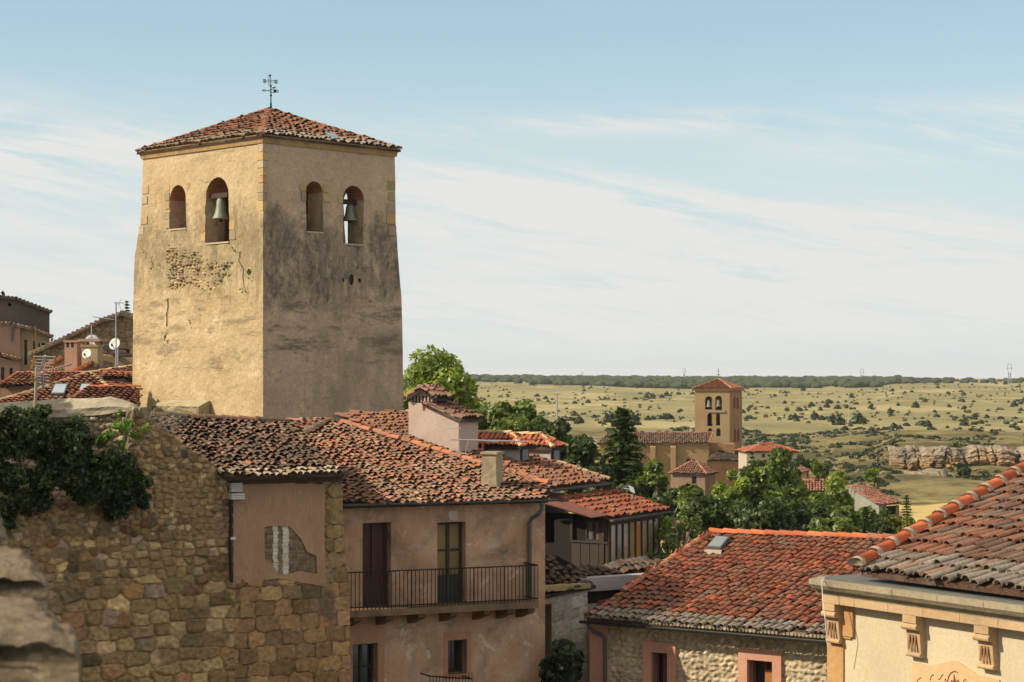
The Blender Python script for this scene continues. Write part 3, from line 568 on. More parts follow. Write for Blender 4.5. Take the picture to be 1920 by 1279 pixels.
def cutter(prisms):
    k = MB()
    for pts, vec in prisms: k.prism(pts, vec)
    o = k.build('cutter', None, bt); bm = bmesh.new(); bm.from_mesh(o.data); bmesh.ops.recalc_face_normals(bm, faces=bm.faces); bm.to_mesh(o.data); bm.free(); return o
bm = bmesh.new(); bm.from_mesh(body.data); bmesh.ops.recalc_face_normals(bm, faces=bm.faces); bm.to_mesh(body.data); bm.free()
OPL = [(318, 347, 349.5, 431), (385, 332, 430, 457)]; OPR = [(574, 340, 606, 437), (643, 348, 682.5, 460)]
inner = [TN+TL.d*-.85+TR.d*.85, TN+TL.d*-.85+TR.d*5.2, TN+TL.d*-6.2+TR.d*5.2, TN+TL.d*-6.2+TR.d*.85]
cuts = [[([Vector((p.x, p.y, 4.45)) for p in inner], (0, 0, 3.1))]]
def op(fac, r, depth=1.3): return ([fac.pt(u, z, .3) for u, z in arch(fac.rect(*r), 10)], -fac.n*depth)
cuts.append([op(TL, OPL[0]), op(TL, OPL[1])]); cuts.append([op(TR, OPR[0]), op(TR, OPR[1])])
uu = TL.rect(*OPL[1]); back = TL.out(-5.5); cuts.append([([back.pt(u, z, 1.2) for u, z in arch((-2.9, -1.7, 4.7, 6.9), 8)], -TL.n*3)])
u2 = TR.out(-6.6); cuts.append([([u2.pt(u, z, 1.6) for u, z in arch((1.05, 1.75, 4.7, 6.0), 8)], -TR.n*3.4)])
co_ = []
for c in cuts:
    o = cutter(c); co_.append(o); md = body.modifiers.new('cut', 'BOOLEAN'); md.object = o; md.solver = 'EXACT'; md.operation = 'DIFFERENCE'
dg = bpy.context.evaluated_depsgraph_get(); nm = bpy.data.meshes.new_from_object(body.evaluated_get(dg)); body.modifiers.clear(); body.data = nm
for o in co_: bpy.data.objects.remove(o)
tlx, trx = np.array(TL.n), np.array(TR.n); loc = np.array(OFF[body.name])
for p in nm.polygons:
    c = Vector(p.center)+Vector(loc); a = (c-TN).dot(TL.n); b = (c-TN).dot(TR.n)
    outer = a > -.12 or b > -.12 or c.z < 3.4
    p.material_index = (0 if (p.normal.dot(TL.n) > p.normal.dot(TR.n)) else 1) if outer else 2
# exposed rubble where the render fell off
rub = [(300, 455), (318, 438), (345, 440), (372, 452), (384, 462), (432, 462), (448, 470), (452, 500), (440, 520), (436, 540), (420, 548), (404, 566), (385, 572), (350, 560), (330, 572), (312, 556), (300, 520), (306, 500), (298, 480)]
PAL_RUB = [(3, (.42, .31, .175)), (2, (.34, .25, .15)), (1, (.24, .20, .14)), (1, (.48, .38, .24)), (.8, (.16, .14, .1)), (.5, (.06, .055, .04))]
stone_wall('exposed_rubble', STONE_L, TL, [TL.hit(*p) for p in rub], [(lambda u, z: True, .19, .11, .35, 2.6, PAL_RUB)], bt, .03, .13, w=-.03, mortar=(.33, .25, .14), gap=.035, seed=3, rough=.06, fade=.4, vary=.3)
for k, poly in enumerate([[(596, 470), (625, 462), (648, 474), (665, 470), (700, 476), (720, 500), (712, 530), (680, 540), (640, 532), (610, 545), (585, 525), (575, 495)]]):
    stone_wall('exposed_rubble', STONE, TR, [TR.hit(*p) for p in poly], [(lambda u, z: True, .2, .12, .35, 2.6, [(2, (.19, .16, .125)), (1, (.27, .21, .15)), (1, (.12, .11, .09))])], bt, .04, .09, w=-.03, mortar=(.2, .16, .115), gap=.045, seed=8, rough=.035, fade=.6)
rng = random.Random(2); PALQ = [(2, (.43, .30, .15)), (.7, (.38, .22, .12)), (2, (.37, .29, .18)), (1, (.32, .26, .17))]
def quoin(fac, u0, u1, z0, z1, w=.02): sub(STONE_L, 'quoin', bt, lambda mb: fac.box(mb, u0, u1, z0, z1, -.05, w, pick(rng, PALQ)))
z = 5.55; 
while z < 7.75:
    h = rng.uniform(.24, .36); l = rng.uniform(.16, .34); r = rng.uniform(.1, .25); c = pick(rng, PALQ); mb = MB(); o_ = TN+Vector((0, -.03, 0))
    pts = [TN+TL.d*-l+TL.n*.02, TN+Vector((0, -.03, 0)), TN+TR.d*r+TR.n*.02, TN+Vector((0, .2, 0))]; mb.prism([Vector((p.x, p.y, z)) for p in pts], (0, 0, h-.03), c); mb.build('quoin', STONE_L, bt); z += h
for f, r, us in ((TL, OPL[0], (-1, 1)), (TL, OPL[1], (-1, 1)), (TR, OPR[0], (-1, 1)), (TR, OPR[1], (-1,))):
    u0, u1, z0, z1 = f.rect(*r)
    for s in us:
        for k in range(5):
            if rng.random() < .3: continue
            za = z0+.1+k*.34+rng.uniform(-.04, .04); l = rng.uniform(.15, .34); quoin(f, *((u0-l, u0-.005) if s < 0 else (u1+.005, u1+l)), za, za+rng.uniform(.22, .31), .012)
for k in range(5):
    wl, wr = wd(5.2+k*.4)
    if k != 2: quoin(TL, -wl+.02, -wl+rng.uniform(.3, .5), 5.1+k*.37, 5.37+k*.37)
    quoin(TR, wr-rng.uniform(.3, .45), wr-.02, 5.0+k*.41, 5.33+k*.41)
for f, r in ((TL, OPL[0]), (TL, OPL[1]), (TR, OPR[0]), (TR, OPR[1])):
    u0, u1, z0, z1 = f.rect(*r); sub(STONE_L, 'sill', bt, lambda mb: f.box(mb, u0+.01, u1-.01, z0-.005, z0+.05, -.7, .03, (.45, .37, .24)))
sub(DARK, 'crack', bt, lambda mb: mb.tube([TL.px(*p, .02) for p in [(314, 560), (315, 575), (312, 590), (313, 600), (312, 612)]], .018, 4)); sub(DARK, 'crack', bt, lambda mb: mb.tube([TL.px(*p, .02) for p in [(452, 470), (447, 488), (456, 505), (455, 520), (458, 540)]], .012, 4))
# weeds and putlog holes
mbw = MB(); rs = np.random.RandomState(3)
for px, py in [(270, 470), (284, 486), (297, 497), (335, 483), (350, 487), (374, 483), (395, 496), (427, 510), (440, 464), (468, 510), (457, 543), (390, 554), (310, 633), (355, 605), (283, 497)]:
    p = TL.px(px, py, .06); N = 11; cen = np.array(p)+rs.normal(size=(N, 3))*np.array([.07, .07, .09])-np.array([0, 0, .05]); cards(mbw, cen, rs.normal(size=(N, 3))+np.array([-.5, -.5, .5]), rs.uniform(.03, .06, N), rs)
w_ = mbw.build('wall_weeds', leafm('mid'), bt); w_['kind'] = 'stuff'
for f, L in ((TL, [(467, 510, 7, 6), (310, 634, 5, 7), (457, 543, 5, 4), (395, 497, 6, 6)]), (TR, [(606, 470, 5, 9), (612, 492, 4, 12), (597, 523, 3, 4), (643, 525, 4, 4), (659, 524, 6, 12), (674, 526, 4, 5), (673, 798, 4, 7), (617, 505, 4, 8)])):
    for px, py, a, b in L:
        u, z = f.hit(px, py); ra, rb = a/F*67, b/F*67; n = 9; sub(DARK, 'putlog_hole', bt, lambda mb: mb.prism([f.pt(u+ra*math.cos(2*PI*k/n)*rng.uniform(.8, 1.1), z+rb*math.sin(2*PI*k/n)*rng.uniform(.8, 1.1), .004+.05*0) for k in range(n)], -f.n*.05))
# cornice and roof
wl, wr = wd(ZT); OV = .17
def tc4(l0, r0, z): return [Vector((p.x, p.y, z)) for p in (TN+TL.d*l0+TR.d*-r0, TN+TL.d*l0+TR.d*(wr+r0), TN+TL.d*-(wl+l0)+TR.d*(wr+r0), TN+TL.d*-(wl+l0)+TR.d*-r0)]
CORN = m_plaster('ochre_cornice_stone', (.40, .26, .11), (.34, .21, .10), (.12, .09, .06), .5, 2)
mb = MB(); q = tc4(.05, .05, ZT-.12)+tc4(.09, .09, ZT+.07); mb.hexa(q); q = tc4(.11, .11, ZT+.075)+tc4(.15, .15, ZT+.16); mb.hexa(q); mb.build('cornice', CORN, bt)
apex = Vector((TN+TL.d*-(wl/2)+TR.d*(wr/2))); apex.z = (HY-205)/F*apex.y; cs = tc4(OV, OV, ZT+.17); rf = MB()
patch = []
for k in range(4):
    a, b = cs[k], cs[(k+1) % 4]; pl = Plane(a, b, apex); hol = [rl_(pl, [(606, 250), (618, 249), (636, 262), (622, 264)])] if k == 0 else []
    tiles(rf, pl, [a, b, apex], PAL_TOWER, 30+k, .21, .33, 1.3, lowpal=PAL_GREY if k == 0 else [(2, (.2, .15, .1)), (2, (.3, .22, .15))], holes=hol)
    if hol: patch = (pl, hol[0])
roof = rf.build('roof', TILE, bt); rf = MB()
for k in (0, 1, 2, 3): ridge(rf, cs[k], apex, .10, .36, [(2, (.42, .16, .08)), (1, (.3, .17, .1)), (1, (.2, .12, .08))], 60+k, None)
rf.build('ridge_tiles', TILE, roof); pl, h = patch; sub(m_plain('blue_grey_sheet', (.22, .27, .34), .35, .3), 'sheet_patch', roof, lambda mb: mb.prism([p+pl.n*.06 for p in h], pl.n*.02))
u0, z0 = TL.out(.5).hit(287, 768); u1, z1 = TL.out(.5).hit(372, 768)
stone_wall('plinth', STONE_L, TL.out(.55), rpoly((u0, u1, -5, z0+.14)), [(lambda u, z: True, .5, .22, .12, 5, [(1, (.3, .24, .15)), (1, (.24, .2, .12))])], bt, .05, .03, mortar=(.14, .12, .07))
sub(m_plaster('plinth_stone', (.40, .34, .22), (.30, .26, .16), (.16, .14, .08), .6, 2.5), 'plinth_cap', bt, lambda mb: mb.hexa([TL.pt(u0-.05, -5, .54), TL.pt(u1+.05, -5, .54), TL.pt(u1+.05, -5, .02), TL.pt(u0-.05, -5, .02), TL.pt(u0-.05, z0+.15, .54), TL.pt(u1+.05, z0+.13, .54), TL.pt(u1, z1+.32, .02), TL.pt(u0, z1+.3, .02)]))
BRONZE = m_plain('weathered_bronze', (.20, .22, .17), .6, .35, .3, 5)
def bell(fac, px, py0, py1, hwid, w, label):
    u, zt = fac.out(w).hit(px, py0); zb = fac.out(w).hit(px, py1)[1]; p = fac.pt(u, zb, w); h = zt-zb; r = hwid/F*67; t = thing('bell', label, 'bell', p, 'bells in the big tower'); mb = MB()
    mb.lathe(p, [(r, 0), (r*.98, h*.05), (r*.82, h*.16), (r*.66, h*.35), (r*.56, h*.6), (r*.5, h*.84), (r*.36, h*.97), (0.02, h)], 20); mb.build('bell_body', BRONZE, t, True)
    sub(WOOD_D, 'headstock', t, lambda mb: fac.box(mb, u-r*1.7, u+r*1.7, zt-.01, zt+.16, w-.09, w+.09)); sub(IRONB, 'clapper', t, lambda mb: (mb.tube([p+Vector((0, 0, h*.8)), p-Vector((0, 0, .02))], .02), mb.lathe(p-Vector((0, 0, .1)), [(.02, 0), (.05, .04), (.05, .09), (.02, .13)], 8)))
bell(TL, 414, 371, 411, 16, -.25, 'sunlit bronze bell hanging in the larger arch of the lit tower face'); bell(TR, 656, 383, 414, 15, -.5, 'shaded bronze bell hanging in right arch of the dark tower face')
# weathervane
wv = thing('weathervane', 'black wrought iron cross weathervane on top of the tall tower roof', 'weathervane', apex); k = apex.y/F; A = lambda px, py: Vector(((px-960)*k, apex.y, (HY-py)*k)); mb = MB()
mb.tube([A(508, 208), A(508, 158)], .022, 6); mb.tube([A(508, 205), A(508, 192)], .05, 6, .03); mb.lathe(A(508, 179), [(.03, -.03), (.05, 0), (.03, .03)], 8); mb.build('pole', IRONB, wv); mb = MB()
for d in (-1.6, 1.6): mb.tube([A(506+d, 162), A(506+d, 142)], .014, 4); mb.tube([A(493, 151.5+d), A(521, 153+d)], .012, 4)
mb.tube([A(506, 143), A(506, 139)], .05, 5, .005); mb.tube([A(503, 141), A(509, 141)], .015, 4)
for px in (495, 497.5, 516, 519): mb.tube([A(px, 148.5+(px-495)*.06), A(px, 156+(px-495)*.06)], .02, 4)
mb.build('cross', IRONB, wv); mb = MB(); mb.tube([A(491, 169.5), A(502, 170), A(508, 168)], .013, 4); mb.tube([A(502, 170), A(508, 172.5)], .013, 4); mb.tube([A(490, 169.5), A(494, 169.5)], .003, 5, .03)
mb.prism([A(512, 168), A(518, 167.5), A(517, 174), A(511, 174), A(513.5, 171)], (0, .02, 0)); mb.tube([A(508, 168), A(513, 168)], .01, 4); mb.tube([A(508, 173.5), A(513, 173.5)], .01, 4)
mb.tube([A(517, 171), A(520, 168.5), A(522, 171), A(520, 173.5), A(517.5, 171.5)], .018, 4); mb.tube([A(496+2.6*math.cos(a), 170+2.6*math.sin(a)) for a in np.linspace(0, 6.3, 13)], .008, 4); mb.build('arrow', IRONB, wv)
mb = MB(); mb.prism([A(510, 165), A(512, 163.5), A(515, 163), A(517, 162), A(516, 165), A(513, 166.5)], (0, .02, 0)); mb.prism([A(506, 160), A(510, 159.5), A(509, 162.5), A(506, 163)], (0, .02, 0)); mb.build('bird', IRONB, wv)
# ---------------------------------------------------------------- plaster house with balcony
AM = 29; MF = Fac(P(640, 0, 46.2), AM)
ph = thing('plaster_house', 'shaded peeling pink plaster house with balcony and old tiled roof', 'house', MF.pt(3, -15))
gl, gr = MF.hit(600, 949), MF.hit(1022, 938); ul, ur = gl[0], gr[0]
D1, D2 = MF.rect(680, 980, 733, 1150), MF.rect(820, 979, 873, 1140); W1, W2 = MF.rect(661, 1207, 708, 1300), MF.rect(840, 1200, 875, 1263)
PINK = m_plaster('peeling_pink_plaster', (.54, .37, .26), (.41, .235, .14), (.16, .12, .085), .75, 1.0, light=(.60, .48, .39), streak=(.22, .155, .105), bs=.5, thr=(.5, .66))
sub(PINK, 'wall', ph, lambda mb: wall(mb, MF, [(ul, -15), (ur, -15), (ur, gr[1]+.1), (ul, gl[1]+.1)], [rpoly(r) for r in (D1, D2, W1, W2)], .45))
SIDE = m_plaster('grey_render', (.33, .28, .22), (.28, .22, .17), (.12, .1, .08), .4, .6)
sub(SIDE, 'side_wall', ph, lambda mb: (MF.box(mb, ur-.4, ur-.003, -15, gr[1]+.05, -6, -.45), MF.box(mb, ul, ur-.4, -15, gr[1]-.1, -6.4, -6), mb.prism([MF.pt(ur-.5, gr[1]-.3, -.5), MF.pt(ur-.5, gr[1]+.02, -.5), MF.pt(ur-.5, gr[1]+.75, -6.3), MF.pt(ur-.5, gr[1]-.3, -6.3)], MF.d*.3)))
SURR = m_plaster('pink_stone_surround', (.42, .24, .16), (.36, .19, .12), None, 0, 1.5)
def framed(root, fac, r, nb=2, rows=2, frame=WOOD_D, glass=GLASS_D, dep=.28, name='window', fw=.06, lower=None, sill=None):
    u0, u1, z0, z1 = r; mb = MB(); w0, w1 = -dep-.05, -dep
    for a in (u0, u1-fw): fac.box(mb, a, a+fw, z0, z1, w0, w1)
    fac.box(mb, u0+fw, u1-fw, z1-fw, z1, w0, w1); fac.box(mb, u0+fw, u1-fw, z0, z0+fw, w0, w1)
    for k in range(1, nb): c = u0+(u1-u0)*k/nb; fac.box(mb, c-fw*.55, c+fw*.55, z0+fw, z1-fw, w0, w1+.01)
    for k in range(1, rows):
        c = z0+(z1-z0)*k/rows
        for q in range(nb): fac.box(mb, u0+(u1-u0)*q/nb+fw, u0+(u1-u0)*(q+1)/nb-fw, c-fw*.35, c+fw*.35, w0+.004, w1-.004)
    o = mb.build(name, frame, root); sub(glass, 'pane', o, lambda mb: fac.box(mb, u0+.01, u1-.01, z0+.01, z1-.01, w0-.02, w0+.012))
    if lower: sub(frame, 'panel', o, lambda mb: fac.box(mb, u0+fw*.6, u1-fw*.6, z0+.02, z0+lower, w0, w1-.012))
    if sill: sub(sill, 'sill', o, lambda mb: fac.box(mb, u0-.06, u1+.06, z0-.08, z0-.002, -dep, .06))
    return o
SLATE = m_plain('grey_green_joinery', (.055, .05, .042), .85, spec=.08)
DOORW = m_plain('dark_red_wood_door', (.055, .027, .02), .6, var=.35, s=10)
framed(ph, MF, D1, 2, 1, DOORW, m_glass('reddish_dark_glass', (.05, .022, .017), .3, .12), .22, 'balcony_door', .07, .75); framed(ph, MF, D2, 2, 3, SLATE, m_glass('painted_reflection_glass', (.16, .115, .055), .4, .15), .2, 'balcony_door', .07, .8)  # second door: warm ochre reflection put into the glass colour
framed(ph, MF, W1, 2, 2, SLATE, GLASS_D, .25); wb = framed(ph, MF, W2, 1, 1, WOOD_D, GLASS_D, .3)
sub(IRONB, 'window_bars', wb, lambda mb: [mb.tube([MF.pt(W2[0]+(W2[1]-W2[0])*k/5, W2[2], -.08), MF.pt(W2[0]+(W2[1]-W2[0])*k/5, W2[3], -.08)], .012, 4) for k in range(1, 5)])
def frame_band(root, fac, r, s=.22, top=.3, w=.03, m=SURR, bottom=None):
    u0, u1, z0, z1 = r; mb = MB(); fac.box(mb, u0-s, u0, z0, z1, -.1, w); fac.box(mb, u1, u1+s, z0, z1, -.1, w); fac.box(mb, u0-s, u1+s, z1, z1+top, -.1, w)
    if bottom: fac.box(mb, u0-s, u1+s, z0-bottom, z0, -.1, w)
    return mb.build('window_surround', m, root)
frame_band(ph, MF, W1, .18, .5, .012); frame_band(ph, MF, W2, .12, .2, .01, bottom=.12)
pl = Plane.pitch(MF.px(640, 944, .3), MF.px(1022, 934, .3), 12.3); PM = pl
poly = rl_(pl, [(560, 947), (1028, 934), (1032, 908), (985, 898), (900, 870), (840, 850), (760, 828), (690, 806), (640, 793), (616, 788), (566, 811), (552, 818)])
rf = MB(); tiles(rf, pl, poly, PAL_MAIN, 7, .155, .255, 1.4, sag=.04); roof = rf.build('roof', TILE, ph)
pts = [pl.hit(616, 788), pl.hit(566, 811), pl.hit(545, 806), pl.hit(540, 792)]; lp = Plane(pts[0], pts[1], pts[3]+Vector((0, 0, -.15)))
rf = MB(); tiles(rf, lp, rl_(lp, [(617, 787), (566, 811), (536, 800), (538, 788)]), [(2, (.45, .22, .14)), (1, (.4, .28, .2))], 9, .2, .3, 1.2); ridge(rf, pl.hit(566, 812), pl.hit(617, 788), .12, .4, [(1, (.3, .22, .15)), (1, (.2, .14, .1))], 3); ridge(rf, lp.hit(538, 789), pl.hit(617, 787.5), .1, .4, [(1, (.42, .24, .16)), (1, (.34, .24, .17))], 4); rf.build('ridge_tiles', TILE, roof)
rf = MB(); ridge(rf, pl.hit(1030, 909)+pl.n*.05, pl.hit(640, 793)+pl.n*.05, .10, .36, [(2, (.36, .16, .09)), (1, (.26, .18, .12)), (1, (.45, .17, .09))], 11, jit=4); rf.build('ridge_tiles', TILE, roof)
CHS = m_plaster('rough_chimney_render', (.40, .33, .22), (.30, .25, .17), (.15, .13, .09), .6, 2.2, bs=.9, fine=12)
b0 = pl.hit(918, 912); cf = Fac((b0.x, b0.y), -20); q = cf.rect(903, 852, 930, 912); mb = MB(); u0, u1, z0, z1 = q
nlev = 9
for k in range(nlev):
    ex = .025*mn.noise(Vector((k, 0, 5))); fl = .1*(1-k/(nlev-1))**3; za, zb = z0-.5+(z1-z0+.5)*k/nlev, z0-.5+(z1-z0+.5)*(k+1)/nlev; cf.box(mb, u0-fl+ex, u1+fl+ex, za, zb, -.5-fl, fl)
cf.box(mb, u0-.03, u1+.03, z1, z1+.06, -.53, .04); mb.build('chimney', CHS, roof)
sub(ZINC, 'gutter', ph, lambda mb: gutter(mb, MF.px(640, 946, .36), MF.px(1046, 936, .36), .055))
X = lambda px, py, w: MF.px(px, py, w); sub(ZINC, 'downpipe', ph, lambda mb: (mb.tube([X(1016, 942, .36), X(1016, 955, .33), X(1010, 964, .28), X(997, 972, .14), X(993, 980, .1), X(993, 1128, .1)], .055, 8), mb.tube([X(993, 1020, .1), X(993, 1022, .1)], .075, 8)))
for k, pts in enumerate([[(841, 960), (846, 957), (851, 959), (856, 957), (859, 963), (857, 968), (861, 974), (852, 976), (845, 975), (842, 969)], [(788, 1202), (794, 1206), (796, 1214), (791, 1217), (787, 1211)], [(799, 1218), (806, 1220), (808, 1232), (803, 1236), (799, 1230)]]):
    sub(m_plaster('bare_white_plaster', (.52, .44, .37), (.42, .34, .27), None, 0, 4), 'peeled_patch', ph, lambda mb: mb.prism([MF.px(x, y, .006) for x, y in pts], -MF.n*.02))
# balcony: slab, corbels, railing
BW = .72; Bo = MF.out(BW); bl, br = Bo.hit(652, 1146), Bo.hit(1010, 1128); zl, zr = bl[1], br[1]
slabm = m_plaster('worn_balcony_stone', (.22, .145, .09), (.15, .105, .07), (.05, .045, .04), .7, 1.8); zf = lambda u: zl+(zr-zl)*(u-bl[0])/(br[0]-bl[0])
mb = MB(); a, b = bl[0], br[0]; mb.hexa([MF.pt(a, zl-.16, BW), MF.pt(b, zr-.16, BW), MF.pt(b, zr-.16, -.02), MF.pt(a, zl-.16, -.02), MF.pt(a, zl, BW), MF.pt(b, zr, BW), MF.pt(b, zr, -.02), MF.pt(a, zl, -.02)]); slab = mb.build('balcony_slab', slabm, ph)
for px in (675, 735, 795, 855, 918, 962, 1000):
    u = Bo.hit(px, 1140)[0]; z = zf(u)-.165; mb = MB(); n = [MF.pt(u-.1, z, 0), MF.pt(u-.1, z, .62), MF.pt(u-.1, z-.08, .63), MF.pt(u-.1, z-.14, .52), MF.pt(u-.1, z-.2, .3), MF.pt(u-.1, z-.3, 0)]; mb.prism(n, MF.d*.2); mb.build('corbel', m_plain('corbel_wood', (.16, .085, .055), .9), slab)
mb = MB(); H = .9; mb.tube([MF.pt(a, zl+H, 0), MF.pt(a, zl+H, BW-.04), MF.pt(b, zr+H, BW-.04), MF.pt(b, zr+H, 0)], .018, 5); mb.tube([MF.pt(a, zl+.07, 0), MF.pt(a, zl+.07, BW-.04), MF.pt(b, zr+.07, BW-.04), MF.pt(b, zr+.07, 0)], .014, 5)
n = int((b-a)/.105)
for k in range(n+1): u = a+(b-a)*k/n; r = .013 if k % 8 else .02; mb.tube([MF.pt(u, zf(u), BW-.04), MF.pt(u, zf(u)+H+(0 if k % 8 else .0), BW-.04)], r, 4, cap=False)
for k in range(1, 7):
    for u, z in ((a, zl), (b, zr)): mb.tube([MF.pt(u, z, (BW-.04)*k/7), MF.pt(u, z+H, (BW-.04)*k/7)], .012, 4, cap=False)
mb.build('railing', IRONB, slab)
l0, l1 = MF.out(.5).hit(806, 1268), MF.out(.5).hit(885, 1273); mb = MB(); mb.tube([MF.pt(l0[0], l0[1], 0), MF.pt(l0[0], l0[1], .5), MF.pt(l1[0], l1[1], .5), MF.pt(l1[0], l1[1], 0)], .018, 5)
for k in range(14): u = l0[0]+(l1[0]-l0[0])*k/13; mb.tube([MF.pt(u, l0[1]-1, .5), MF.pt(u, l0[1], .5)], .012, 4)
sl2 = sub(slabm, 'balcony_slab', ph, lambda mb: MF.box(mb, l0[0], l1[0], l0[1]-1.14, l0[1]-1, -.02, .55)); mb.build('railing', IRONB, sl2)
# ---------------------------------------------------------------- rubble walled annex with patched plaster panel
AF = Fac(P(640, 0, 45.2), AM); an = thing('rubble_house', 'shaded rubble stone annex with plaster panel showing bare striped brick', 'house', AF.pt(-3, -15))
H_ = AF.hit; rt = H_(640, 880); PAL_W = [(3, (.38, .265, .135)), (3, (.29, .2, .10)), (2, (.45, .325, .175)), (.4, (.34, .19, .10)), (.8, (.2, .15, .095)), (.5, (.40, .29, .21)), (.3, (.40, .23, .10))]
PAL_A = [(3, (.36, .22, .11)), (2, (.29, .18, .09)), (1, (.37, .185, .10)), (1, (.24, .165, .095)), (.7, (.42, .27, .13))]
out_l = [H_(-220, 930), H_(20, 934), H_(60, 938), H_(120, 936), H_(190, 938), H_(225, 900), H_(238, 850), H_(244, 800), H_(250, 764), H_(268, 776), H_(300, 800), H_(340, 830), H_(380, 857), H_(425, 888), H_(440, 905), H_(440, 1330), H_(-220, 1330)]
zt = lambda py: (HY-py)/F*43.7
stone_wall('rubble_wall', STONE, AF, out_l, [(lambda u, z: z < zt(1085)+.3*mn.noise(Vector((u, 0, 2))), .46, .29, .22, 3.6, PAL_W), (lambda u, z: z < zt(1000), .27, .19, .3, 3, PAL_W), (lambda u, z: True, .18, .14, .33, 2.4, PAL_W)], an, .027, .055, mortar=(.25, .175, .095), gap=.03, seed=11, rough=.035, smear=.18, vary=.36)
core = [H_(-220, 940), H_(200, 944), H_(246, 860), H_(252, 770), H_(425, 892), H_(436, 908), H_(436, 1330), H_(-220, 1330)]; sub(STONE, 'wall_core', an, lambda mb: wall(mb, AF, core, (), .55, -.03, (.15, .12, .085)))
xr = H_(655, 1150)[0]; up = H_(606, 900)[0]; low = [H_(438, 1085), H_(500, 1075), H_(560, 1090), H_(606, 1095), H_(606, 905), H_(640, 905), (xr-.12, zt(1060)), (xr, zt(1110)), (xr, zt(1330)), H_(438, 1330)]
stone_wall('ashlar_wall', STONE, AF, low, [(lambda u, z: u > up-.02 and z > zt(1080), .36, .34, .04, 6, [(2, (.36, .25, .12)), (1, (.3, .2, .1))]), (lambda u, z: True, .46, .34, .06, 7, PAL_A)], an, .03, .045, mortar=(.15, .105, .065), gap=.018, seed=21, rough=.02, smear=.3, vary=.22)
pan = [H_(436, 905), H_(608, 908), H_(607, 1000), H_(610, 1100), H_(520, 1084), H_(436, 1095)]; hole = [H_(494, 988), H_(516, 985), H_(541, 987), H_(552, 998), H_(564, 1012), H_(574, 1034), H_(592, 1042), H_(593, 1076), H_(560, 1070), H_(536, 1078), H_(520, 1075), H_(508, 1058), H_(495, 1050)]
m_, n_, b_ = mbase('combed_pink_plaster', .95, .1); v = pos(n_); wv_ = nd(n_, 'ShaderNodeTexWave', i_Vector=pos(n_, (1.1, 1.1, .35)), i_Scale=1.5, i_Distortion=14, i_Detail=2, i_Detail_Scale=1.1)
c = mix(n_, ramp(n_, nz(n_, v, .9, 6), [(.35, 0), (.65, 1)]), (.45, .275, .175), (.37, .225, .14)); sw = mth(n_, 'SINE', mth(n_, 'MULTIPLY', nz(n_, pos(n_, (1, 1, .45)), 2.6, 1.2, .4, .3), 60)); c = mix(n_, ramp(n_, sw, [(.3, .24), (.75, 0)]), c, (.27, .17, .11)); c = mix(n_, ramp(n_, nz(n_, v, 1.2, 9, .7), [(.58, 0), (.7, .6)]), c, (.15, .11, .07)); n_.links.new(c, b_.inputs['Base Color']); bump(n_, b_, sw, .14, .03)
pn = sub(m_, 'plaster_panel', an, lambda mb: wall(mb, AF, pan, [hole], .05, .055))
hb = [H_(488, 980), H_(600, 980), H_(600, 1085), H_(488, 1085)]; us_ = [H_(x, 1030)[0] for x in (512, 521, 530, 541, 559, 565)]
stripe = lambda u, z: us_[0] < u < us_[1] or us_[2] < u < us_[3]
stone_wall('bare_brick', STONE_L, AF, hb, [(lambda u, z: True, .22, .085, .03, 6, [(2, (.17, .125, .085)), (1, (.21, .155, .1))])], an, .018, .02, w=.0, mortar=(.34, .28, .2), gap=.009, seed=4, rough=.008, recolor=lambda u, z, c: np.array((.66, .60, .52)) if stripe(u+.03*mn.noise(Vector((z*9, 1, u))), z) else c)
sub(m_plain('old_beam_wood', (.085, .06, .042), .9, var=.4, s=8), 'eave_beam', an, lambda mb: (AF.box(mb, H_(428, 900)[0], H_(640, 900)[0], zt(908)-.02, zt(893), -.1, .10), [AF.box(mb, H_(x, 895)[0]-.09, H_(x, 895)[0]+.09, zt(899), zt(888), -.3, .42) for x in (440, 505, 570, 634)]))
pl = Plane.pitch(AF.px(425, 889, .5), AF.px(642, 884, .5), 12.5); poly = rl_(pl, [(422, 890), (645, 884), (632, 872), (600, 846), (566, 812), (545, 789), (420, 783), (300, 776), (275, 780), (330, 820)])
rf = MB(); tiles(rf, pl, poly, PAL_ANNEX, 17, .16, .26, 1.6, lowpal=[(3, (.34, .28, .19)), (1, (.2, .15, .1))], sag=.06); roof = rf.build('roof', TILE_D, an)
rf = MB(); ridge(rf, pl.hit(285, 778), pl.hit(545, 790), .11, .4, [(1, (.2, .12, .08)), (1, (.26, .13, .08)), (1, (.12, .09, .06))], 8, jit=2); rf.build('ridge_tiles', TILE_D, roof)
gd = thing('garden_wall', 'sunlit rubble garden wall with rounded mortar coping behind the ivy', 'wall', P(120, 800, 45)+Vector((0, 0, -12))); GW = Fac(P(262, 0, 46.6).xy, -8); gh_ = GW.hit
gout = [gh_(-260, 778), gh_(60, 774), gh_(130, 772), gh_(262, 764), gh_(275, 790), gh_(300, 960), gh_(-260, 960)]
stone_wall('rubble_face', STONE, GW, gout, [(lambda u, z: True, .2, .15, .3, 2.4, [(3, (.36, .29, .2)), (2, (.30, .24, .16)), (1, (.4, .33, .24)), (1, (.22, .18, .13))])], gd, .035, .08, mortar=(.26, .21, .14), gap=.04, seed=14, rough=.03)
sub(STONE, 'wall_core', gd, lambda mb: wall(mb, GW, gout, (), .45, -.02, (.2, .16, .11)))
mb = MB(); cp = list(range(-258, 231, 12))+[240, 250, 258]; prof = [(.10, -.16), (.09, -.06), (.10, .03), (.02, .10), (-.12, .2), (-.28, .27), (-.45, .22), (-.55, .05), (-.55, -.1)]; vs = []
